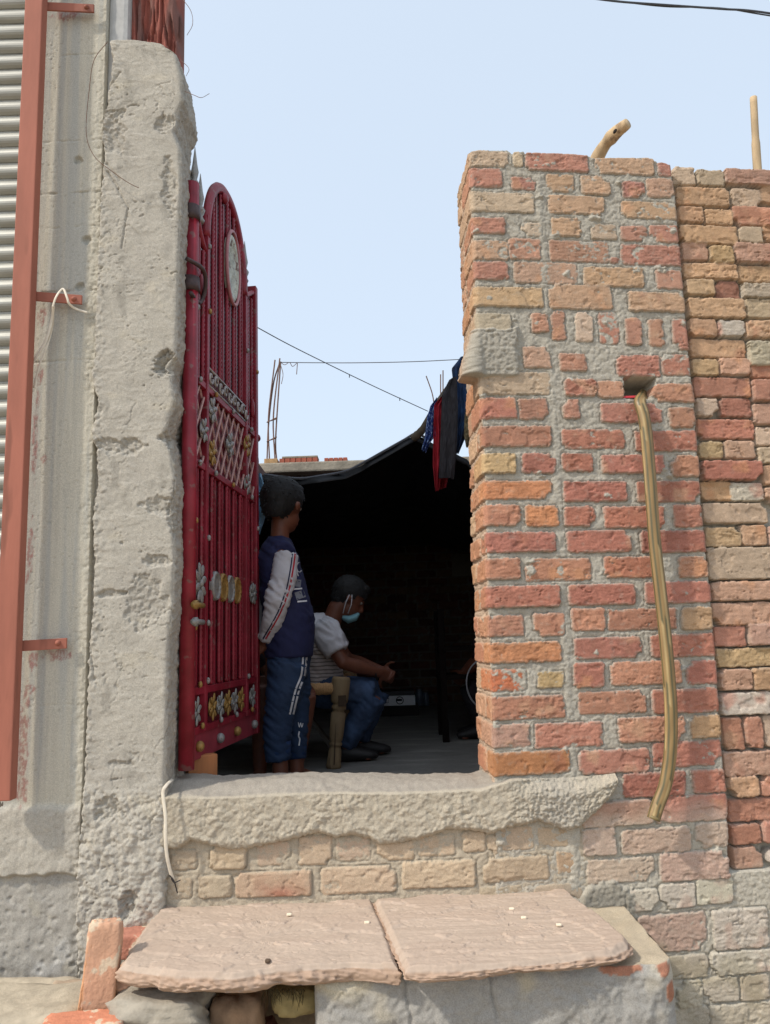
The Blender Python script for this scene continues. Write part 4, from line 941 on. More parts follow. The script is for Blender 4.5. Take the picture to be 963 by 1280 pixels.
# rosettes of the lattice band
for a, z, m_, s_ in ((.165, 2.40, silv, .050), (.27, 2.52, silv, .055), (.27, 2.33, gold, .055), (.52, 2.43, silv, .055), (.80, 2.50, gold, .055), (.80, 2.30, silv, .05)):
    rosette((a, z), s_, m_, gate, 6, True)
rosette((.125, 1.755), .075, silv, gate, 8, True)
for k, a in enumerate((.33, .43, .53, .63)): disc((a, 1.76), .050, .062, silv if k % 2 == 0 else gold, 'coin_boss')
rosette((.90, 1.76), .062, silv, gate, 8)
for k, a in enumerate((.10, .29, .39, .49, .59, .69, .88)): rosette((a, 1.26), .050, (silv, gold)[(k % 2) if 0 < k < 6 else 0], gate, 6, True)
for k, a in enumerate((.13, .38, .62, .90)):
    mb = MB(); mb.blob(G(a, 1.125, .026), (.021, .018, .021), RG, 12, 8); mb.build('stud', (gold, silv, gold, silv)[k], gate, True)
for k, (a, z) in enumerate([(a, 1.20) for a in (.15, .38, .60, .85)]+[(a, z) for z in (2.245, 2.60) for a in (.10, .30, .55, .86)]+[(.12, 1.36), (.21, 1.37), (.79, 1.36), (.06, 2.0), (.21, 1.95), (.06, 2.9), (.21, 2.95), (.2, 3.25), (.79, 3.0), (.97, 2.95), (.97, 2.1), (.21, 1.6), (.06, 1.58), (.97, 1.55)]):
    mb = MB(); mb.blob(G(a, z, .030), (.010, .009, .013), RG, 8, 6); mb.build('rivet', (gold, silv, silv)[k % 3], gate, True)
for i, (a, zb_) in enumerate(((.055, 3.42), (.125, 3.34), (A1+.01, 3.40))):
    mb = MB(); b_ = G(a, zb_-.02, .012); mb.lathe(b_, [(.016, 0), (.020, .012), (.010, .03), (.018, .045), (.022, .06), (.010, .08), (.014, .10), (.017, .115), (.011, .15), (.004, .21), (.001, .235)], (0, 0, 1), 10)
    mb.build('finial', silv, gate, True)
for a, z in ((.10, 3.02), (.88, 2.72)):
    mb = MB(); mb.blob(G(a, z, .028), (.016, .012, .05), RG, 10, 8); mb.build('leaf_boss', redm, gate, True)
# latch bolts, lock knob, padlock eye, hinge clamps
for z, m_ in ((1.665, gold), (1.60, silv)):
    mb = MB(); mb.tube([G(-.01, z, .045), G(.10, z, .045)], .011, 8); mb.lathe(G(.02, z, .03), [(.018, 0), (.018, .022)], gn, 10); mb.build('latch_bolt', m_, gate, True)
mb = MB(); mb.blob(G(1.02, 2.63-.03, .01), (.030, .022, .022), RG, 12, 8); mb.build('lock_knob', redm, gate, True)
mb = MB(); mb.tube([G(1.03, 2.48, .0)+RG @ Vector((math.cos(k/18*2*math.pi)*.032, 0, math.sin(k/18*2*math.pi)*.032)) for k in range(19)], .011, 8, gn, False)
gbox(mb, .985, 1.01, 2.465, 2.495, -.006, .006); mb.build('hasp_eye', redm, gate, True)
for z in (3.30, 2.98):
    mb = MB(); mb.lathe(G(.02, z-.03, .012), [(.037, 0), (.039, .02), (.037, .06)], (0, 0, 1), 16); mb.build('hinge_clamp', iron, gate, True)
mb = MB(); mb.tube(curve([G(-.05, 3.06, .02), G(.03, 3.05, .06), G(.09, 3.0, .05), G(.08, 2.93, .03), G(-.03, 2.92, .03)]), .009, 8); mb.build('wire_binding', iron, gate, True)
# wood block that props the gate
p = P(248, 960, .30)
m = MB(); m.box((P(249, 960, .26).x, .30, (.80+1.085)/2), (.115, .05, .285), Euler((0, 0, .5)).to_matrix())
o = m.build('wood_block', mat('raw_wood', (176, 112, 66), .7, .2, 12, .3, 60, stretch=(1, 1, .2)), None, bevel=.004); tag(o, 'orange brown wooden board standing under the foot of the maroon gate', 'wood board')
# ------------------------------------------------------------ courtyard
FZ = .80
fx = np.arange(-2.6, 2.8, .02); fy = np.arange(.2, 7.0, .02); U, V = np.meshgrid(fx, fy)
h = .004*fbm(U*3, V*3, 1001, 4)+.0015*fbm(U*20, V*20, 1002, 3); w_ = sst(.1, .5, fbm(U*2.2+5, V*7, 1003, 5))[..., None]
c = np.array(s2l((128, 126, 121)))*(1+.2*fbm(U*4, V*9, 1004, 4))[..., None]; c = c*(1-.5*w_)+np.array(s2l((168, 165, 157)))*.5*w_
fm = attrmat('worn_cement_floor', .6, .2, 60)
tag(gridmesh('courtyard_floor', np.stack([U, V, FZ+h], -1), c, fm), kind='structure')
# back wall
YB = 6.1
def bond(x0, x1, z0, z1, L, H_, seed, cols='RSODRS'):
    r = random.Random(seed); out = []; z = z0; k = 0
    while z < z1:
        x = x0-(L/2 if k % 2 else 0)
        while x < x1: out.append([x+L/2, z+H_/2, L/2-.006, H_/2-.006, 0, r.choice(cols)]); x += L
        z += H_; k += 1
    return out
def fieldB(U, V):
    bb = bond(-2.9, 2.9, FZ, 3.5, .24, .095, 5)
    Hb, C, Hm, mc, SD = brickfield(U, V, bb, 71, mort=-.008, mamp=.004, dust=.4, mcol=MORT*.35); return merge(Hb, C*.30, Hm, mc)  # brick and mortar colours cut down: courtyard shade put into the colour
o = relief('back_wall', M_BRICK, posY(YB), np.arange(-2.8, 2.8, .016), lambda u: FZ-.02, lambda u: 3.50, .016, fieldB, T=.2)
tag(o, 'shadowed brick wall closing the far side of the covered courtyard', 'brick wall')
sidem = mat('side_brick', (92, 66, 58), .9, .25, 8, .8, 30, dist=.01)  # unseen side walls, moved close in to darken the courtyard
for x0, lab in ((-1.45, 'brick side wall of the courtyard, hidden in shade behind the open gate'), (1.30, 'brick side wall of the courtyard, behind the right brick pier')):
    m = MB(); m.box((x0, 3.35, 2.1), (.2, 5.4, 2.7)); tag(m.build('unseen_side_wall', sidem), lab, 'brick wall')
m = MB(); m.box((-1.95, 2.9, 4.0), (1.5, 5.2, 1.8)); 
# unseen shop body behind its front, shaped to cut skylight in the courtyard
m = MB(); m.add([(x, y, z) for z in (0, 5.6) for x, y in ((-2.6, .26), (-1.02, .26), (-2.02, 4.1), (-2.6, 4.1))], [(3, 2, 1, 0), (4, 5, 6, 7), (0, 1, 5, 4), (1, 2, 6, 5), (2, 3, 7, 6), (3, 0, 4, 7)]); tag(m.build('unseen_shop_body', mat('shop_render', (182, 176, 160), .9, .12, 3, .4, 40)), 'plain rendered side of the shop building behind the cement pillar', 'building')
# roof slab of the house behind with loose bricks
m = MB(); m.box((-.1, YB+1.1, 3.55), (6.0, 2.6, .12)); tag(m.build('roof_slab', mat('slab_concrete', (150, 142, 128), .9, .2, 6, .6, 30, dist=.01), None, bevel=.02), 'grey concrete roof slab along the far wall, seen above the black tarpaulin', 'roof slab')
bm_ = [mat('roof_brick_red', (150, 84, 66), .9, .25, 20, .6, 60, dist=.005), mat('roof_brick_tan', (166, 134, 96), .9, .25, 20, .6, 60, dist=.005)]
zr = 3.61; k_ = 0
def rb_(x0, n, w, d, hgt, mi, y, lab):
    global k_
    for i in range(n):
        m = MB(); m.box((x0+w*(i+.5), y, zr+hgt/2), (w*.93, d, hgt)); 
        o = m.build('roof_brick', bm_[mi], None, bevel=.008); o.rotation_euler = (0, 0, 0)
        tag(o, lab, 'brick', 'bricks set on edge on the far roof slab')
def wx(px, Y): return P(px, 580, Y).x
w1_ = (wx(398, YB+.1)-wx(350, YB+.1))/7; rb_(wx(350, YB+.1), 7, w1_, .22, .105, 0, YB+.15, 'small red brick of the longer row on edge, on the far roof slab')
w2_ = (wx(435, YB+.1)-wx(406, YB+.1))/5; rb_(wx(406, YB+.1), 5, w2_, .22, .095, 0, YB+.15, 'small red brick of the shorter row on edge, on the far roof slab')
rb_(wx(331, YB+.1), 1, wx(349, YB)-wx(331, YB), .2, .105, 1, YB+.12, 'tan block at the left end of the longer brick row, on the far roof slab')
m = MB(); m.box(((wx(352, YB)+wx(397, YB))/2, YB+.15, zr+.12), (wx(397, YB)-wx(352, YB), .2, .025)); tag(m.build('mortar_cap', mat('cap', (140, 132, 116), .95), None, bevel=.006), 'thin grey cement cap over the longer row of roof bricks', 'cement cap')
# rebar column
rc = empty('rebar_column', P(342, 575, YB+.2), 'bundle of bare rusty reinforcement rods rising from the far roof, left of the brick rows', 'reinforcement')
for pts in (((337, 575), (336, 520), (344, 450)), ((334, 575), (336, 530), (342, 480), (349, 456)), ((344, 575), (342, 520), (350, 448)), ((346, 575), (345, 545), (351, 452))):
    mb = MB(); mb.tube(curve([P(x, y, YB+.2+.03*i) for i, (x, y) in enumerate(pts)]), .0095, 6); mb.build('rod', rm, rc)
for y in (525, 549):
    mb = MB(); mb.tube([P(334, y+3, YB+.2), P(346, y-3, YB+.22), P(345, y-1, YB+.3), P(335, y+2, YB+.3), P(334, y+3, YB+.2)], .007, 5); mb.build('stirrup', rm, rc)
mb = MB(); mb.tube(curve([P(x, y, YB+.2) for x, y in ((350, 452), (356, 456), (362, 453), (366, 458), (372, 453))]), .004, 4)
mb.tube([P(372, 454, YB+.2), P(371, 468, YB+.2)], .005, 4); mb.tube(curve([P(x, y, YB+.2) for x, y in ((351, 456), (354, 468), (352, 480))]), .004, 4); mb.build('wire_end', rm, rc)
dk = mat('dark_wire', (84, 84, 88), .7)
mb = MB(); mb.tube(curve([P(x, y, YB+.2) for x, y in ((350, 453), (400, 453.5), (450, 453.5), (520, 452), (600, 448))]), .0055, 5); tag(mb.build('wire', dk), 'thin level wire running from the rebar column to the brick pier', 'wire')
mb = MB(); mb.tube(curve([P(x, y, Y) for x, y, Y in ((316, 406, 1.2), (360, 430, 1.5), (410, 455, 1.9), (470, 484, 2.2), (535, 514, 2.5))]), .0030, 5)
for x, y, Y in ((437, 468, 2.03), (500, 497, 2.3)): mb.tube([P(x, y, Y), P(x, y+4, Y)], .003, 4)
tag(mb.build('clothes_wire', dk), 'thin slanting wire from the gate down to the hanging clothes', 'wire')
for pts, lab in ((((543, 505, 4), (540, 490, 4), (533, 470, 4)), 'thin bent steel rod standing left of the two rods behind the clothes'), (((551, 500, 4), (551, 485, 4), (551, 468, 4)), 'middle straight thin rod behind the hanging clothes'), (((554, 500, 4), (554, 480, 4), (554, 463, 4)), 'rightmost straight thin rod behind the hanging clothes')):
    mb = MB(); mb.tube(curve([P(*q) for q in pts]), .0055, 5); tag(mb.build('steel_rod', rm), lab, 'steel rod')
# ------------------------------------------------------------ black tarpaulin
YT = 2.1
edge = [(180, 596), (300, 594), (330, 595), (372, 600), (400, 597), (432, 591), (455, 580), (480, 566), (505, 552), (520, 544), (532, 549), (548, 560), (565, 566), (585, 575), (597, 592), (606, 606), (640, 625), (700, 660)]
ep = np.array([P(x, y, YT)[:] for x, y in edge]); us = np.linspace(-1.5, 1.35, 130); nv = 80
ze = np.interp(us, ep[:, 0], ep[:, 2]); zbk = np.minimum(3.42, ze*0+3.36)
rows = []; rowsb = []
t = np.linspace(0, 1, nv)
U = np.repeat(us[None], nv, 0); T_ = np.repeat(t[:, None], len(us), 1)
Y_ = YT+(YB+.06-YT)*T_+.05*fbm(U*3, T_*0, 1100, 3)*(1-T_)
ZB = np.minimum(2.62, zbk)
Z_ = ze[None]*(1-T_)+ZB[None]*T_-.16*np.sin(T_*math.pi)*(1+.3*np.sin(U*2))-.0
# never rise above the sight line of the front edge
lim = 1.5+(ze[None]-1.5)*(Y_+2.85)/(YT+2.85)-.02
Z_ = np.minimum(Z_, np.where(T_ > 0, lim-.05*np.minimum(1, T_*6), Z_))+.02*fbm(U*4, Y_*4, 1101, 4)*np.minimum(1, T_*5)
X = np.stack([U, Y_, Z_], -1)
hem = X[0].copy(); hem[:, 2] -= .035; hem[:, 1] += .006
X = np.concatenate([hem[None], X], 0)
Xb = X[::-1].copy(); Xb[..., 2] += .004; X = np.concatenate([X, Xb], 0)
tp = mat('black_tarpaulin', (26, 28, 32), .5, .2, 6, .3, 40)
o = gridmesh('tarpaulin', X, np.zeros(X.shape)+.02, tp); tag(o, 'sagging black tarpaulin stretched as a roof over the dark courtyard', 'tarpaulin')
mb = MB(); mb.tube(curve([P(x, y-2, YT) for x, y in edge[2:11]]), .009, 6); tag(mb.build('tarpaulin_rope', mat('grey_rope', (96, 98, 104), .7)), 'grey rope along the sagging front edge of the tarpaulin', 'rope')
mb = MB(); mb.tube(curve([P(517, 548, 2.06), P(530, 535, 2.0), P(548, 505, 1.95), P(566, 480, 1.9), P(590, 452, 1.85)]), [.028, .027, .026, .03, .027, .026, .028, .026, .025]+[.026]*24, 10)
tag(mb.build('tarpaulin_pole', mat('grey_pole', (104, 94, 80), .85, .2, 20), None, True), 'crooked grey branch that lifts the corner of the tarpaulin, behind the hanging clothes', 'pole')
# ------------------------------------------------------------ clothes on the pole
def cloth(name, L_, R_, Y, m, label, seed, folds=3.0, amp=.02, cat='garment', th=.004, hem=.0):
    """L_/R_: left and right outlines from top to bottom"""
    n = 60; k = 44
    def rs(pl_, s):
        d = [0]
        for a, b in zip(pl_, pl_[1:]): d.append(d[-1]+math.hypot(b[0]-a[0], b[1]-a[1]))
        return (np.interp(s, np.array(d)/d[-1], [p[0] for p in pl_]), np.interp(s, np.array(d)/d[-1], [p[1] for p in pl_]))
    s = np.linspace(0, 1, n); lx, ly = rs(L_, s); rx, ry = rs(R_, s); X = np.zeros((n, k, 3))
    for i in range(n):
        for j in range(k):
            t = j/(k-1); p = P(lx[i]*(1-t)+rx[i]*t, ly[i]*(1-t)+ry[i]*t+hem*math.sin(t*9), Y)
            X[i, j] = p[:]
    T, S_ = np.meshgrid(np.linspace(0, 1, k), s)
    X[..., 1] += amp*np.sin(T*folds*2*math.pi+1.5*fbm(T*2, S_*2, seed, 3)+seed)*(.5+.5*S_)+.012*fbm(T*5, S_*7, seed+1, 3)
    B = X[:, ::-1].copy(); B[..., 1] += th+.006
    X = np.concatenate([X, B, X[:, :1]], 1)
    o = gridmesh(name, X, np.zeros(X.shape)+.5, m)
    return tag(o, label, cat, 'clothes hung to dry on the pole')
blu = mat('blue_print_cloth', (30, 60, 130), .85, .3, 30, .2, 200, spots=((150, 176, 216), 90, .53), stretch=(1, 1, .6))
cloth('shirt', [(546, 497), (538, 508), (534, 522), (531, 548), (527, 562)], [(547, 497), (545, 515), (544, 545), (537, 555), (533, 565)], 1.86, blu, 'blue shirt with a pale scribble print, leftmost of the hung clothes', 3, 2)
cloth('trousers', [(553, 495), (543, 506), (542, 540), (541, 580), (544, 614)], [(556, 494), (556, 520), (555, 560), (552, 590), (549, 613)], 1.85, mat('red_cloth', (168, 28, 44), .8, .12, 14, .2, 200), 'long bright red garment hanging between the blue print shirt and the dark grey trousers', 5, 2)
cloth('cloth', [(549, 590), (549, 600), (550, 611)], [(560, 590), (560, 600), (558, 610)], 1.90, mat('red_cloth_dark', (140, 24, 38), .8, .12, 14), 'short end of red cloth showing below the dark grey trousers', 6, 1)
cloth('trousers', [(562, 474), (553, 492), (551, 540), (550, 570), (549, 597)], [(571, 470), (573, 510), (572, 550), (570, 575), (568, 598)], 1.82, mat('charcoal_cloth', (50, 48, 52), .85, .15, 12, .2, 200), 'dark grey trousers hanging in long folds, right of the red garment', 8, 2, amp=.010, hem=.6)
cloth('jacket', [(576, 446), (565, 460), (567, 478), (567, 520), (570, 568)], [(592, 446), (592, 480), (590, 520), (583, 545), (574, 566)], 1.86, mat('navy_cloth', (26, 38, 66), .8, .2, 12, .2, 200, col2=(28, 66, 110)), 'dark navy jacket hung highest, against the brick pier', 9, 2)
cloth('cloth', [(584, 500), (581, 520), (580, 545), (583, 560)], [(600, 500), (600, 520), (600, 545), (586, 558)], 1.80, mat('olive_cloth', (110, 98, 70), .85, .15, 12), 'small olive cloth peeping out beside the brick pier', 10, 1)
# light blue towel behind the gate
cloth('towel', [(310, 590), (305, 620), (303, 660)], [(327, 592), (334, 622), (331, 648), (325, 668)], 1.35, mat('pale_blue_cloth', (130, 168, 196), .85, .15, 14, .3, 120), 'pale blue towel hanging behind the free edge of the maroon gate', 12, 2)
del bpy.data.objects['towel']['group']
# ------------------------------------------------------------ people
from mathutils.bvhtree import BVHTree
skin = mat('brown_skin', (104, 60, 42), .55, .10, 20, .15, 120)
hairm = mat('black_hair', (12, 11, 12), .75, .3, 60, .6, 180, stretch=(1, 1, .3))
eyew = mat('eye_white', (150, 142, 134), .3, .02); dark = mat('eye_dark', (20, 14, 12), .3); lipm = mat('lip', (110, 58, 50), .5)
def head_parts(mb, c, f, s, tilt=0.0):
    """adds skull, jaw, nose, ears to a body MB; returns frame"""
    f = Vector(f); f.z = 0; f.normalize(); up = Vector((0, 0, 1)); sd_ = up.cross(f)
    Rt = Matrix.Rotation(tilt, 3, sd_); F = Rt @ f; U_ = Rt @ up; M = Matrix((F, sd_, U_)).transposed(); c = Vector(c)
    def L(x, y, z): return c+M @ Vector((x*s, y*s, z*s))
    mb.blob(L(0, 0, .03), (.098*s, .076*s, .092*s), M, 20, 14); mb.blob(L(.030, 0, -.045), (.062*s, .056*s, .062*s), M, 16, 12)
    mb.blob(L(.052, 0, -.085), (.030*s, .034*s, .022*s), M, 12, 8)
    mb.tube([L(.086, 0, .020), L(.102, 0, -.012), L(.108, 0, -.028), L(.090, 0, -.038)], [.010*s, .013*s, .018*s, .012*s], 10)
    for y in (-.078, .078): mb.tube([L(-.008, y, .018), L(-.004, y*1.12, .0), L(.002, y*1.02, -.026)], [.016*s, .020*s, .010*s], 8, sd_, r2=[.010*s, .012*s, .008*s])
    mb.tube([L(.086, -.022, -.062), L(.093, 0, -.062), L(.086, .022, -.062)], .007*s, 8)
    return L, M, F, U_, sd_
def face_kids(L, s, M, par, hair_lift=.012, seed=1, top=.10):
    for y in (-.030, .030):
        e = MB(); e.blob(L(.078, y, .010), (.012*s, .014*s, .010*s), M, 10, 8); eo = e.build('eye', eyew, par, True)
        e = MB(); e.blob(L(.088, y, .010), (.005*s, .006*s, .006*s), M, 8, 6); e.build('pupil', dark, eo, True)
    e = MB(); e.tube([L(.086, -.024, -.062), L(.098, 0, -.061), L(.086, .024, -.062)], .0035*s, 6); e.build('lips', lipm, par, True)
    for y in (-1, 1):
        e = MB(); e.tube([L(.090, y*.014, .030), L(.092, y*.030, .036), L(.080, y*.048, .030)], .004*s, 6); e.build('eyebrow', hairm, par, True)
    h = MB()
    h.blob(L(-.012, 0, .040), ((.098+hair_lift)*s, (.080+hair_lift)*s, (.088+hair_lift)*s), M, 26, 18); h.blob(L(-.052, 0, .005), (.060*s, .072*s, .085*s), M, 18, 12); h.blob(L(.055, 0, .098), (.045*s, .060*s, .030*s), M, 14, 10)
    def fn(a, n):
        d = fbm(a[:, 0]*46+a[:, 1]*20, a[:, 2]*40+a[:, 1]*25, 1500+seed, 3); d2 = fbm(a[:, 0]*150, a[:, 2]*60+a[:, 1]*150, 1501+seed, 2); return a+n*(.0025*d+.0022*d2)[:, None]*s
    # cut away the face: keep hair off the front below the brow
    o = voxel(h, 'hair', hairm, par, .0065*s, 2, fn)
    return o
def trim_hair(o, L, M):
    inv = M.transposed(); c = L(0, 0, 0); bm = bmesh.new(); bm.from_mesh(o.data); kill = []
    s = (L(1, 0, 0)-c).length
    for v in bm.verts:
        q = inv @ (v.co-c); q = q/s
        if (q.x > .035 and q.z < .052-.25*abs(q.y)) or (q.x > -.012 and q.z < .0) or q.z < -.070: kill.append(v)
    bmesh.ops.delete(bm, geom=kill, context='VERTS'); bm.normal_update()
    r_ = random.Random(5); vs_ = [(v.co.copy(), v.normal.copy()) for v in bm.verts]; U_ = M @ Vector((0, 0, 1)); mb = MB()
    for co_, no_ in r_.sample(vs_, min(len(vs_), 200)):        # short locks that break up the outline
        d = (no_*.35-U_*.75+Vector((r_.uniform(-.5, .5), r_.uniform(-.5, .5), r_.uniform(-.4, .4)))).normalized(); l = r_.uniform(.008, .016)*s
        b = co_-no_*.004; mb.tube([b, b+(d+no_*.4)*l*.5, b+d*l], [.0045*s, .003*s, .0006], 4)
    q = mb.mesh('locks'); bm.from_mesh(q); bpy.data.meshes.remove(q); bm.to_mesh(o.data); bm.free()
def hand(mb, w, d, palm_n, s=1.0, curl=.9, thumb_up=1.0):
    """w wrist, d direction of fingers, palm_n palm normal"""
    w = Vector(w); d = Vector(d).normalized(); n = Vector(palm_n).normalized(); x = d.cross(n).normalized(); n = x.cross(d)
    mb.tube([w-d*.02*s, w+d*.03*s, w+d*.085*s], [.026*s, .038*s, .040*s], 12, n, r2=[.022*s, .017*s, .015*s])
    for i, (off, ln) in enumerate(((-.030, .070), (-.010, .080), (.010, .074), (.029, .058))):
        p = w+d*.080*s+x*off*s; pts = [p-d*.02*s, p]; dd = d.copy(); 
        for k in range(3):
            dd = (Matrix.Rotation(curl*(.45+.25*k), 3, x) @ dd) if True else dd; p = p+dd*ln*s*(.45, .32, .25)[k]; pts.append(p)
        mb.tube(pts, [.0095*s, .0095*s, .009*s, .008*s, .006*s], 8, x)
    p = w+d*.02*s-x*.028*s; dd = (d*.5-x*.8+n*.3*thumb_up).normalized(); pts = [p, p+dd*.03*s, p+dd*.055*s+d*.012*s, p+dd*.068*s+d*.036*s]
    mb.tube(pts, [.013*s, .012*s, .010*s, .007*s], 8, n)
def foot(mb, ank, d, s=1.0):
    ank = Vector(ank); d = Vector(d); d.z = 0; d.normalize(); x = d.cross(Vector((0, 0, 1)))
    z0 = FZ+.012
    h = Vector((ank.x, ank.y, z0))
    mb.tube([ank+Vector((0, 0, .05)), ank, h-d*.02*s+Vector((0, 0, .03*s))], [.034*s, .034*s, .036*s], 12, d)
    mb.tube([h-d*.045*s+Vector((0, 0, .022*s)), h+Vector((0, 0, .032*s)), h+d*.07*s+Vector((0, 0, .026*s)), h+d*.13*s+Vector((0, 0, .014*s))], [.026*s, .032*s, .036*s, .040*s], 12, (0, 0, 1), r2=[.022*s, .034*s, .026*s, .014*s])
    for i in range(5):
        o_ = (-.030+.0155*i)*s; L_ = (.050, .048, .044, .040, .034)[i]*s; b = h+d*.125*s+x*o_; r = (.012 if i == 0 else .0085)*s
        mb.tube([b, b+d*L_*.6+Vector((0, 0, .004*s)), b+d*L_], [r, r*1.05, r*.7], 8)
def decal(pts, target, m, w, name, par, lift=.0025, n=24, wid=None):
    """strip printed on a garment: follows its surface"""
    me = target.data; bv = BVHTree.FromPolygons([v.co[:] for v in me.vertices], [p.vertices[:] for p in me.polygons])
    off = Vector(target.matrix_parent_inverse.translation) if False else Vector((0, 0, 0))
    c = curve([Vector((x, y, 0)) for x, y in pts], max(2, n//len(pts))) if len(pts) > 2 else [Vector((pts[0][0]*(1-t/8)+pts[1][0]*t/8, pts[0][1]*(1-t/8)+pts[1][1]*t/8, 0)) for t in range(9)]
    V_ = []; F_ = []; prev = None
    for i, q in enumerate(c):
        tg = (c[min(i+1, len(c)-1)]-c[max(0, i-1)]).normalized(); nn = Vector((-tg.y, tg.x, 0)); rows = []
        for k in (-1, -.33, .33, 1):
            a = q+nn*w*k*.5; d = ray(a.x, a.y).normalized(); hit = bv.ray_cast(CAM, d)
            rows.append(hit[0]-d*lift if hit[0] is not None else None)
        if None in rows: prev = None; continue
        b = len(V_); V_ += rows
        if prev is not None:
            if all((V_[prev+k]-V_[b+k]).length < .06 for k in range(4)): F_ += [(prev+k, prev+k+1, b+k+1, b+k) for k in range(3)]
        prev = b
    if not F_: return None
    mb = MB().add(V_, F_); o = mb.build(name, m, par, True); return o
def folds(amp, fx_, fz_, seed, oct=3):
    def fn(a, n):
        w = fbm(a[:, 0]*fx_+a[:, 1]*fx_*.8, a[:, 2]*fz_+a[:, 0]*fz_*.8, seed, oct); q = fbm(a[:, 0]*4, a[:, 2]*5, seed+9, 2); r = (1-np.abs(w)*2.6)*(.8+.9*q)*1.25
        return a+n*(amp*r)[:, None]
    return fn
Yb_ = 1.2
def B(px, py, dy=0.0): return P(px, py, Yb_+dy)
UPC = (0, -1, 0)
# -- boy standing at the gate
boy = empty('person', (B(352, 980).x, Yb_, FZ), 'boy seen from behind in a navy top and blue cropped trousers, hands behind his back', 'person')
mb = MB()
Lh, Mh, Fh, Uh, Sh = head_parts(mb, B(354, 634, .0), (.50, .86, 0), 1.18, .14)
mb.tube([B(350, 690), B(350, 668), B(352, 645)], [.055, .050, .052], 14, UPC)
mb.tube([B(352, 850), B(355, 790), B(350, 730), B(348, 690)], [.085, .09, .085, .06], 18, UPC, r2=[.11, .10, .12, .09])
for s_, (sh, el, wr) in ((-1, (B(352, 694, -.12), B(346, 752, -.17), B(331, 803, -.07))), (1, (B(340, 694, .12), B(326, 752, .15), B(324, 800, .02)))):
    mb.tube([B(349, 690), sh, (sh+el)/2, el, (el+wr)/2, wr], [.036, .038, .036, .032, .031, .024], 12, UPC)
hand(mb, B(331, 803, -.07), (-.55, .1, -.5), (0, 1, -.1), .85, .8)
hand(mb, B(322, 803, .0), (.6, -.15, -.5), (0, -1, -.1), .85, .7)
for s_, pts in ((-1, ((360, 830, -.08), (354, 885, -.09), (350, 945, -.08), (351, 972, -.08))), (1, ((368, 830, .08), (370, 885, .09), (370, 945, .09), (371, 966, .09)))):
    mb.tube([B(*p) for p in pts], [.048, .042, .041, .041], 14, UPC)
    foot(mb, B(pts[-1][0], pts[-1][1]+6, pts[-1][2]), (.45, .9, 0), .95)
body = voxel(mb, 'body', skin, boy, .0085, 3)
h_ = face_kids(Lh, 1.18, Mh, body, .014, 3); trim_hair(h_, Lh, Mh)
navy = mat('navy_jersey', (26, 30, 68), .85, .12, 14, .3, 220, stretch=(1, 1, .5))
mb = MB()
mb.tube([B(362, 822), B(362, 800), B(361, 775), B(356, 745), B(350, 715), B(347, 695), B(349, 680), B(350, 672)], [.122, .130, .136, .122, .112, .108, .075, .055], 24, UPC, r2=[.15, .155, .15, .15, .155, .15, .10, .06])
mb.tube([B(350, 684), B(352, 694, -.11)], [.064, .074], 12, UPC)
mb.tube([B(345, 684), B(342, 694, .11)], [.064, .074], 12, UPC)
top = voxel(mb, 'jersey', navy, boy, .0095, 3, folds(.0055, 9, 14, 1601))
wht = mat('white_sleeve', (190, 188, 192), .85, .06, 14, .3, 200)
slv = []
for (sh, m1, el, m2, wr) in ((B(358, 694, -.125), B(355, 722, -.165), B(346, 752, -.185), B(341, 775, -.155), B(333, 798, -.085)), (B(338, 696, .13), B(334, 722, .15), B(328, 752, .17), B(324, 776, .1), B(322, 799, .01))):
    mb = MB(); mb.tube([sh, m1, el, m2, wr], [.062, .064, .062, .052, .040], 18, UPC, r2=[.058, .056, .055, .05, .042]); slv.append(voxel(mb, 'sleeve', wht, boy, .008, 2, folds(.0065, 16, 24, 1611)))
redst = mat('red_stripe', (168, 34, 48), .8); navst = mat('navy_stripe', (34, 36, 66), .8); whst = mat('white_print', (210, 210, 214), .8)
line = [(368, 692), (366.5, 705), (364, 720), (361, 735), (356, 750), (350, 765), (342, 780), (335, 792), (331, 799)]
decal([(x+1.2, y) for x, y in line], slv[0], redst, 2.0, 'stripe', slv[0]); decal([(x-2.2, y) for x, y in line], slv[0], navst, 1.7, 'stripe', slv[0])
# chest print: ring, bars and blocks
greyp = mat('grey_print', (120, 122, 130), .85)
ringpts = [(374.5+3.4*math.cos(t*.7), 709+6*math.sin(t*.7)) for t in range(10)]
decal(ringpts, top, whst, 1.2, 'print', top); decal([(367, 720), (370, 714), (373, 720), (371, 712)], top, whst, 1.0, 'print', top)
decal([(370, 724), (369, 733)], top, greyp, 14, 'print', top); decal([(366, 736.5), (378, 735.5)], top, whst, 2, 'print', top)
decal([(374, 739), (377, 748)], top, greyp, 12, 'print', top); decal([(372, 752), (384, 751)], top, whst, 2, 'print', top)
pan = mat('blue_track_cloth', (30, 50, 78), .8, .12, 12, .3, 220)
mb = MB()
mb.tube([B(362, 806), B(362, 822), B(361, 845)], [.108, .108, .098], 22, UPC, r2=[.135, .14, .14])
mb.tube([B(360, 830, -.07), B(356, 862, -.085), B(350, 890, -.09), B(347, 915, -.085), B(347, 940, -.08), B(348, 950, -.08)], [.098, .088, .074, .068, .062, .060], 20, UPC)
mb.tube([B(366, 830, .06), B(370, 862, .085), B(370, 890, .09), B(370, 915, .09), B(371, 938, .09), B(371, 947, .09)], [.088, .078, .068, .060, .050, .047], 20, UPC)
trs = voxel(mb, 'trousers', pan, boy, .0085, 2, folds(.0070, 7, 20, 1621))
for dx in (-3.4, 1.0): decal([(383+dx, 809), (382+dx, 830), (380+dx, 845), (374+dx, 860), (370+dx, 875), (366+dx, 893)], trs, whst, 2.3, 'stripe', trs)
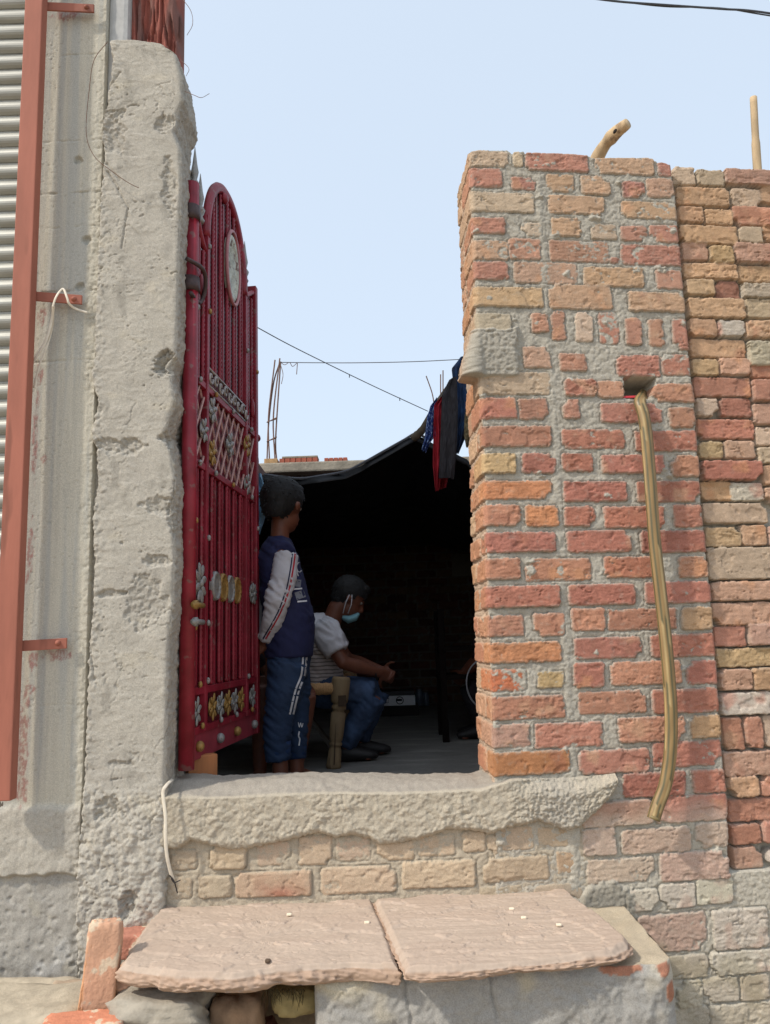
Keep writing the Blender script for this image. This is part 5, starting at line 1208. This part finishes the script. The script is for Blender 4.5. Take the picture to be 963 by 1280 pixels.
decal([(373, 903), (374.5, 909), (376, 903.5), (377.5, 909), (379, 904)], trs, whst, 1.0, 'print', trs); decal([(374.5, 914), (373.5, 920), (375, 924), (374, 932)], trs, whst, 1.6, 'print', trs)
mb = MB(); mb.tube([B(348, 926, -.082), B(348, 949, -.08)], [.064, .061], 20, UPC); mb.build('cuff', mat('dark_blue_cuff', (24, 52, 92), .85, .1, 20, .3, 200), trs, True)
mb = MB(); mb.tube([B(371, 926, .09), B(371.5, 947, .09)], [.054, .049], 20, UPC); mb.build('cuff', bpy.data.materials['dark_blue_cuff'], trs, True)
# -- generic seated figure facing +x / -x
def seated(Y0, hip, head_c, face, label, shirtm, sleevem, legm, hs=1.0, tilt=.45, sleeves=True, mask=False, arm=None, legs=None, mir=1, bare=False):
    root = empty('person', (P(*hip, Y0).x, Y0, FZ), label, 'person')
    Q = lambda x, y, dy=0: P(x, y, Y0+dy)
    mb = MB(); L, M, F, U_, Sd = head_parts(mb, Q(*head_c), face, hs, tilt)
    hx, hy = hip; cx, cy = head_c
    shx, shy = cx-29*mir, cy+37
    mb.tube([L(-.02, 0, -.02), L(-.035, 0, -.09), Q(shx+8*mir, shy-8), Q(shx, shy+4)], [.055, .056, .062, .09], 14, UPC)
    mb.tube([Q(hx, hy), Q(hx-2*mir, hy-22), Q(shx-2*mir, shy+18), Q(shx, shy+2)], [.12, .11, .12, .09], 18, UPC, r2=[.15, .14, .17, .15])
    arms = arm or (((shx+1*mir, shy+6, -.19), (hx+28*mir, hy-30, -.22), (hx+74*mir, hy-17, -.10)), ((shx+1*mir, shy+6, .19), (hx+34*mir, hy-34, .2), (hx+76*mir, hy-20, .02)))
    for i, (sh, el, wr) in enumerate(arms):
        a, b, c_ = Q(*sh), Q(*el), Q(*wr); mb.tube([Q(shx, shy+4), a, (a+b)/2, b, b.lerp(c_, .35), c_], [.06, .062, .052, .043, .045, .028], 14, UPC)
        hand(mb, c_, ((c_-b).normalized()+Vector((0, .25 if i == 0 else -.2, -.15))), (0, 1 if i == 0 else -1, 0.0), 1.0, .55, 1)
    lg = legs or (((hx+4*mir, hy+6, -.10), (hx+66*mir, hy+10, -.14), (hx+30*mir, hy+66, -.12)), ((hx+4*mir, hy+6, .10), (hx+70*mir, hy+6, .14), (hx+48*mir, hy+60, .12)))
    for (a, b, c_) in lg:
        a, b, c_ = Q(*a), Q(*b), Q(*c_); c_.z = FZ+.07
        mb.tube([a, (a+b)/2, b], [.085, .078, .060], 16, UPC if abs((b-a).normalized().y) < .7 else (0, 0, 1)); mb.tube([b, b.lerp(c_, .35), c_], [.058, .056, .038], 14, UPC); foot(mb, c_, face, 1.0)
    body = voxel(mb, 'body', skin, root, .0095, 3); h = face_kids(L, hs, M, body, .016, int(hx)); trim_hair(h, L, M)
    mb = MB()
    mb.tube([Q(hx, hy+4), Q(hx-2*mir, hy-18), Q(hx-4*mir, hy-36), Q(shx-3*mir, shy+14), Q(shx, shy+2), Q(shx+8*mir, shy-6)], [.150, .148, .142, .140, .118, .070], 24, UPC, r2=[.185, .18, .18, .20, .17, .075])
    t = voxel(mb, 'shirt', shirtm, root, .010, 2, folds(.008, 6, 22, 1700+int(hx)))
    for (sh, el, wr) in arms:
        mb = MB(); a, b = Q(*sh), Q(*el); e = a.lerp(b, .66); mb.tube([Q(shx+2*mir, shy+0, sh[2]*.4), a, a.lerp(b, .35), e], [.075, .088, .084, .076], 18, UPC); voxel(mb, 'sleeve', sleevem, root, .009, 2, folds(.006, 12, 16, 1710))
    if not bare:
        mb = MB()
        for (a, b, c_) in lg:
            a, b, c_ = Q(*a), Q(*b), Q(*c_); c_.z = FZ+.10
            mb.tube([a-Vector((.05*mir, 0, 0)), a, (a+b)/2, b, b+(b-a).normalized()*.01], [.10, .105, .094, .080, .070], 18, UPC); mb.tube([b, b.lerp(c_, .5), c_], [.080, .072, .060], 16, UPC)
        voxel(mb, 'trousers', legm, root, .010, 2, folds(.007, 12, 14, 1720))
    else:
        mb = MB()
        for (a, b, c_) in lg:
            a, b = Q(*a), Q(*b); mb.tube([a, a.lerp(b, .62)], [.10, .088], 16, (0, 0, 1))
        voxel(mb, 'shorts', legm, root, .010, 2)
    if not bare:
        for (a, b, c_) in lg:
            c_ = Q(*c_); c_.z = FZ+.055; mb = MB(); d_ = Vector(face); d_.z = 0; d_.normalize(); h0 = Vector((c_.x, c_.y, FZ+.012))
            mb.tube([h0-d_*.065+Vector((0, 0, .03)), h0+Vector((0, 0, .045)), h0+d_*.08+Vector((0, 0, .034)), h0+d_*.16+Vector((0, 0, .024)), h0+d_*.20+Vector((0, 0, .018))], [.034, .043, .050, .050, .030], 16, (0, 0, 1), r2=[.034, .055, .040, .028, .016]); voxel(mb, 'shoe', shoem, root, .008, 2)
    if mask:
        mk = MB(); mk.tube([L(.100, 0, -.050), L(.092, 0, -.080), L(.062, 0, -.112), L(.022, 0, -.120)], [.040*hs, .056*hs, .056*hs, .044*hs], 16, (0, 0, 1), r2=[.010*hs, .024*hs, .026*hs, .012*hs]); mo = mk.build('face_mask', mat('mask_teal', (120, 166, 176), .8, .06, 30, .3, 200), root, True)
        for y in (-1, 1):
            st_ = MB(); st_.tube([L(.004, y*.092, .022), L(.030, y*.078, -.03), L(.040, y*.060, -.085)], .0035, 5); st_.tube([L(-.010, y*.094, .014), L(-.006, y*.088, -.035), L(.014, y*.058, -.100)], .0035, 5); st_.build('ear_loop', wht, mo, True)
    return root, Q, L, M
shoem = mat('black_shoe', (30, 28, 28), .6)
def crease_bands():  # dark bands stand in for the shade of shirt creases
    m, nt, b = newmat('creased_shirt'); L = nt.links.new
    tc = N(nt, 'ShaderNodeTexCoord'); w = N(nt, 'ShaderNodeTexWave', wave_type='BANDS', bands_direction='Z', i_Scale=14.0, i_Distortion=2.2); w.inputs['Detail Scale'].default_value = 1.0; L(tc.outputs['Object'], w.inputs['Vector'])
    cr = N(nt, 'ShaderNodeValToRGB'); cr.color_ramp.elements[0].position = .22; cr.color_ramp.elements[1].position = .36
    cr.color_ramp.elements[0].color = (*s2l((116, 108, 106)), 1); cr.color_ramp.elements[1].color = (*s2l((170, 160, 156)), 1); L(w.outputs['Fac'], cr.inputs[0]); L(cr.outputs[0], b.inputs['Base Color']); b.inputs['Roughness'].default_value = .85; return m
crease_m = crease_bands(); jean = mat('blue_jeans', (38, 56, 84), .8, .2, 10, .4, 260, col2=(58, 80, 112))
man, Qm, Lm, Mm = seated(2.05, (401, 858), (436, 748), (.97, .12, 0), 'young man in jeans sitting on the cot, teal face mask under his chin', crease_m, wht, jean, 1.03, .55, mask=True)
o = [c for c in man.children if c.name.startswith('shirt')][0]
mb = MB(); mb.tube([Qm(388, 812), Qm(396, 798), Qm(406, 786), Qm(415, 777)], [.135, .150, .135, .078], 24, UPC, r2=[.19, .205, .19, .085]); voxel(mb, 'shirt_yoke', wht, man, .010, 3, folds(.004, 10, 12, 5))
mb = MB(); w_ = Qm(472, 843, -.11); mb.tube([w_+Vector((.03*math.cos(t/12*2*math.pi)*.3, .034*math.cos(t/12*2*math.pi), .034*math.sin(t/12*2*math.pi))) for t in range(13)], .005, 6); mb.build('wrist_band', mat('black_band', (20, 18, 20), .6), man, True)
# -- child on the near rail of the cot, mostly hidden by the boy
kid, Qk, Lk, Mk = seated(1.78, (350, 868), (352, 752), (.1, -1, 0), 'bare legged child sitting on the cot behind the standing boy', mat('dark_tee', (60, 52, 56), .85), mat('dark_tee_sleeve', (60, 52, 56), .85), mat('brown_shorts', (74, 56, 48), .85), .98, .15,
  arm=(((338, 792, 0), (332, 830, -.1), (338, 845, -.22)), ((366, 792, 0), (374, 830, -.1), (368, 845, -.22))),
  legs=(((342, 872, -.05), (328, 858, -.38), (325, 960, -.40)), ((360, 872, -.05), (383, 868, -.30), (372, 950, -.28))), bare=True)
# -- dark figure on a chair behind the pier
Yr = 2.9
rt, Qr, Lr, Mr = seated(Yr, (612, 850), (588+22, 748), (-1, -.1, 0), 'person in dark maroon clothes sitting on the dark chair beside the brick pier', mat('maroon_dark_cloth', (58, 34, 40), .9), mat('maroon_dark_sleeve', (58, 34, 40), .9), mat('black_cloth', (26, 24, 28), .9), 1.0, .2, mir=-1,
  arm=(((612, 790, -.18), (600, 825, -.2), (582, 842, -.12)), ((612, 790, .18), (596, 825, .18), (580, 840, .1))), legs=(((608, 856, -.1), (588, 858, -.12), (606, 915, -.1)), ((608, 856, .1), (588, 856, .12), (606, 915, .1))))
bpy.context.view_layer.update()
# ------------------------------------------------------------ cot, chair and small things
cotw = mat('worn_timber', (122, 102, 74), .8, .22, 9, .5, 70, stretch=(1, 1, .25), dist=.004, spots=((80, 62, 44), 10, .58))
rope = mat('rope_weave', (176, 136, 92), .85, .25, 60, .7, 90, stretch=(4, 1, 1), dist=.006)
YC = 1.71
lt = P(427, 846, YC); lbm = P(417, 958, YC); lbm.z = FZ
cot = empty('rope_cot', (lt.x, YC, FZ), 'wooden rope cot with turned legs and rope wound rails, under the seated man', 'cot')
def leg(top, bot, nm='leg'):
    prof = [(0, .050), (.03, .054), (.06, .050), (.20, .044), (.22, .040), (.24, .036), (.25, .046), (.27, .047), (.29, .038), (.31, .046), (.33, .046), (.36, .050), (.60, .053), (.61, .042), (.63, .040), (.645, .052), (.675, .052), (.69, .042), (.70, .042), (.715, .056), (.74, .062), (.97, .066), (1.0, .058)]
    mb = MB(); mb.tube([bot.lerp(top, t) for t, r in prof], [r*.82 for t, r in prof], 20, UPC); o = mb.build(nm, cotw, cot, True); return o
l1 = leg(lt, lbm)
mt = MB(); mt.box(P(428, 876, YC-.050), (.045, .012, .06)); mt.build('mortise', mat('mortise_dark', (64, 48, 32), .9), l1)
ck = MB(); ck.tube([P(420, 905, YC-.045), P(419, 930, YC-.047), P(418, 956, YC-.053)], [.001, .003, .004], 5, UPC); ck.build('crack', bpy.data.materials['mortise_dark'], l1)
for dx, dy in ((-1.9, 0), (-1.9, .95), (0, .95)): 
    leg(lt+Vector((dx, dy, 0)), lbm+Vector((dx, dy, 0)))
zr_ = P(410, 861, YC).z
def rail(a, b):
    n_ = int((b-a).length/.02); mb = MB(); mb.tube([a.lerp(b, k/n_) for k in range(n_+1)], [.036 if k % 2 else .032 for k in range(n_+1)], 12, (0, 0, 1)); mb.build('rail', rope, cot, True)
c00 = Vector((lt.x-.03, YC, zr_)); 
rail(c00, c00+Vector((-1.86, 0, 0))); rail(c00+Vector((0, .92, 0)), c00+Vector((-1.86, .92, 0))); rail(c00+Vector((.02, .03, .02)), c00+Vector((.02, .92, .02))); rail(c00+Vector((-1.86, .03, .02)), c00+Vector((-1.86, .92, .02)))
# woven bed: crossing ropes with gaps
wv = MB()
for k in range(46):
    x = c00.x-.03-k*.04; wv.tube([Vector((x, YC+.02, zr_+.02)), Vector((x, YC+.46, zr_-.01)), Vector((x, YC+.90, zr_+.02))], .011, 5, (0, 0, 1))
for k in range(22):
    y = YC+.03+k*.04; wv.tube([Vector((c00.x, y, zr_+.012)), Vector((c00.x-.9, y, zr_-.012)), Vector((c00.x-1.84, y, zr_+.012))], .011, 5, (0, 0, 1))
wv.build('woven_bed', rope, cot)
m = bar(P(378, 884, 2.3), P(424, 944, 2.2), .03, .10); tag(m.build('plank', mat('grey_plank', (120, 114, 104), .85, .2, 10, .3, 60), None, bevel=.003), 'grey plank leaning in the shade under the cot', 'plank')
# chair
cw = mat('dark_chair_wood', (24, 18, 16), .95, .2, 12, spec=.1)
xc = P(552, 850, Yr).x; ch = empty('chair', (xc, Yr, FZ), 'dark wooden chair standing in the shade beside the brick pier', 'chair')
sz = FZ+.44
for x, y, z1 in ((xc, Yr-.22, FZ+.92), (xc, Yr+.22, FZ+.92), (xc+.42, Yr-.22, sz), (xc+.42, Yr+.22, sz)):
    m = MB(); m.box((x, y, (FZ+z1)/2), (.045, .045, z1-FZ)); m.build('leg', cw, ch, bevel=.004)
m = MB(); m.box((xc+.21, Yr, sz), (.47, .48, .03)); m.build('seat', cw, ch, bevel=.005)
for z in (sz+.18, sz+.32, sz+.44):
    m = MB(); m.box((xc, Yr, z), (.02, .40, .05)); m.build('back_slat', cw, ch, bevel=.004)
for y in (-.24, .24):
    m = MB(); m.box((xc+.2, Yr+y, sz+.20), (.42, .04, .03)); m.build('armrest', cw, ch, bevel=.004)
c_ = P(608, 855, 2.55); m = MB(); m.tube([c_+Vector((math.cos(t/40*2*math.pi)*.135, .03*math.sin(t/40*2*math.pi), math.sin(t/40*2*math.pi)*.165)) for t in range(41)], .006, 8, UPC, False)
tag(m.build('hoop', mat('pale_steel', (150, 150, 152), .35, .05, metal=.6), None, True), 'thin pale metal hoop hanging in the shade next to the brick pier', 'hoop')
# low white box with printed badge
YX = 4.7; a = P(468, 883, YX); b = P(519, 869, YX); bx = empty('white_box', ((a.x+b.x)/2, YX, a.z), 'low white box with a round badge, by the far wall', 'box')
w_ = b.x-a.x; hh = b.z-a.z; cxx = (a.x+b.x)/2; czz = (a.z+b.z)/2
zz0 = a.z
m = MB(); m.box((cxx, YX+.18, (FZ+zz0)/2), (w_*1.15, .40, zz0-FZ)); tag(m.build('added_stand', mat('dark_stand_wood', (34, 28, 24), .8, .2, 10), None, bevel=.006), 'sooty dark block that the white box rests on', 'stand')  # added stand: carries the box, moved forward into more light
m = MB(); m.box((cxx, YX+.17, (zz0+b.z)/2), (w_, .34, b.z-zz0)); m.build('case', mat('white_card', (236, 236, 238), .6, .02), bx, bevel=.004)
m = MB(); m.box((cxx, YX+.17, b.z+.022), (w_*.98, .34, .04)); m.build('lid', mat('dark_lid', (36, 36, 38), .5), bx, bevel=.004)
dk_ = mat('black_print', (24, 24, 26), .6)
m = MB(); c_ = P(500, 875.5, YX-.003); m.tube([c_+Vector((math.cos(t/24*2*math.pi)*.033, 0, math.sin(t/24*2*math.pi)*.033)) for t in range(25)], .004, 5, UPC, False); m.box(c_+Vector((-.004, 0, .004)), (.05, .006, .018)); m.build('badge', dk_, bx)
m = MB(); p_ = [P(x, y, YX-.003) for x, y in ((477, 873), (486, 873), (486, 878.5), (477, 878.5), (477, 873))]; m.tube(p_, .0025, 4, UPC, False); m.build('printed_frame', dk_, bx)
gl = mat('jar_glass', (90, 100, 112), .15, .1)
for x, s_, lab in ((525, 1.0, 'dark glass jar standing on the floor at the right end of the white box'), (533, .8, 'smaller dark jar, second from the white box')):
    c_ = P(x, 885, 5.6); j = empty('jar', (c_.x, c_.y, FZ), lab, 'jar'); m = MB(); m.lathe((c_.x, c_.y, FZ+.01), [(.04*s_, 0), (.046*s_, .01), (.046*s_, .14*s_), (.034*s_, .165*s_), (.034*s_, .18*s_)], (0, 0, 1), 16); m.build('glass', gl, j, True)
    m = MB(); m.lathe((c_.x, c_.y, FZ+.01+.18*s_), [(.038*s_, 0), (.038*s_, .025*s_)], (0, 0, 1), 16); m.build('lid', mat('jar_lid', (70, 60, 56), .5), j)
m = MB(); p_ = P(578, 706, YB-.03); m.box(p_, (.24, .012, .26)); tag(m.build('paper_sheet', mat('faded_paper', (120, 116, 104), .9, .1, 9)), 'faded paper pinned on the far brick wall next to the pier', 'paper')
# small chips of stone and dry leaves on the slabs
cm_ = mat('pale_chip', (226, 212, 188), .9, .1, 60)
for i, (x, y) in enumerate(((640, 1136), (655, 1147), (699, 1156), (362, 1143), (459, 1153))):
    stone('stone_chip', PZ(x, y, ZS+(.013 if x > 470 else .006)), (.009, .006, .004), 40+i, (226, 212, 188), ('pale chip near the back edge of the right slab', 'pale chip in the middle of the right slab, between two others', 'roundest pale chip towards the cut corner of the right slab', 'white chip at the middle of the left slab near the wall', 'pale chip beside the crack on the left slab')[i], 'stone chip', m=cm_)
stone('pebble', PZ(335, 1201, ZS+.006), (.008, .006, .005), 60, (90, 74, 60), 'small dark pebble near the front edge of the left slab', 'pebble')
# ------------------------------------------------------------ put every origin on its thing
for o in list(S.objects):
    if o.parent is None and o.type == 'MESH' and o.location.length == 0 and o.get('kind') != 'structure' and not o.data.users > 1:
        n = len(o.data.vertices)
        if not n: continue
        a = np.empty(n*3, np.float32); o.data.vertices.foreach_get('co', a); a = a.reshape(-1, 3)
        c = Vector(((float(a[:, 0].min()+a[:, 0].max()))/2, float(a[:, 1].min()+a[:, 1].max())/2, float(a[:, 2].min())))
        o.data.transform(Matrix.Translation(-c)); o.location = c
        for ch in o.children: ch.matrix_parent_inverse = Matrix.Translation(-c)
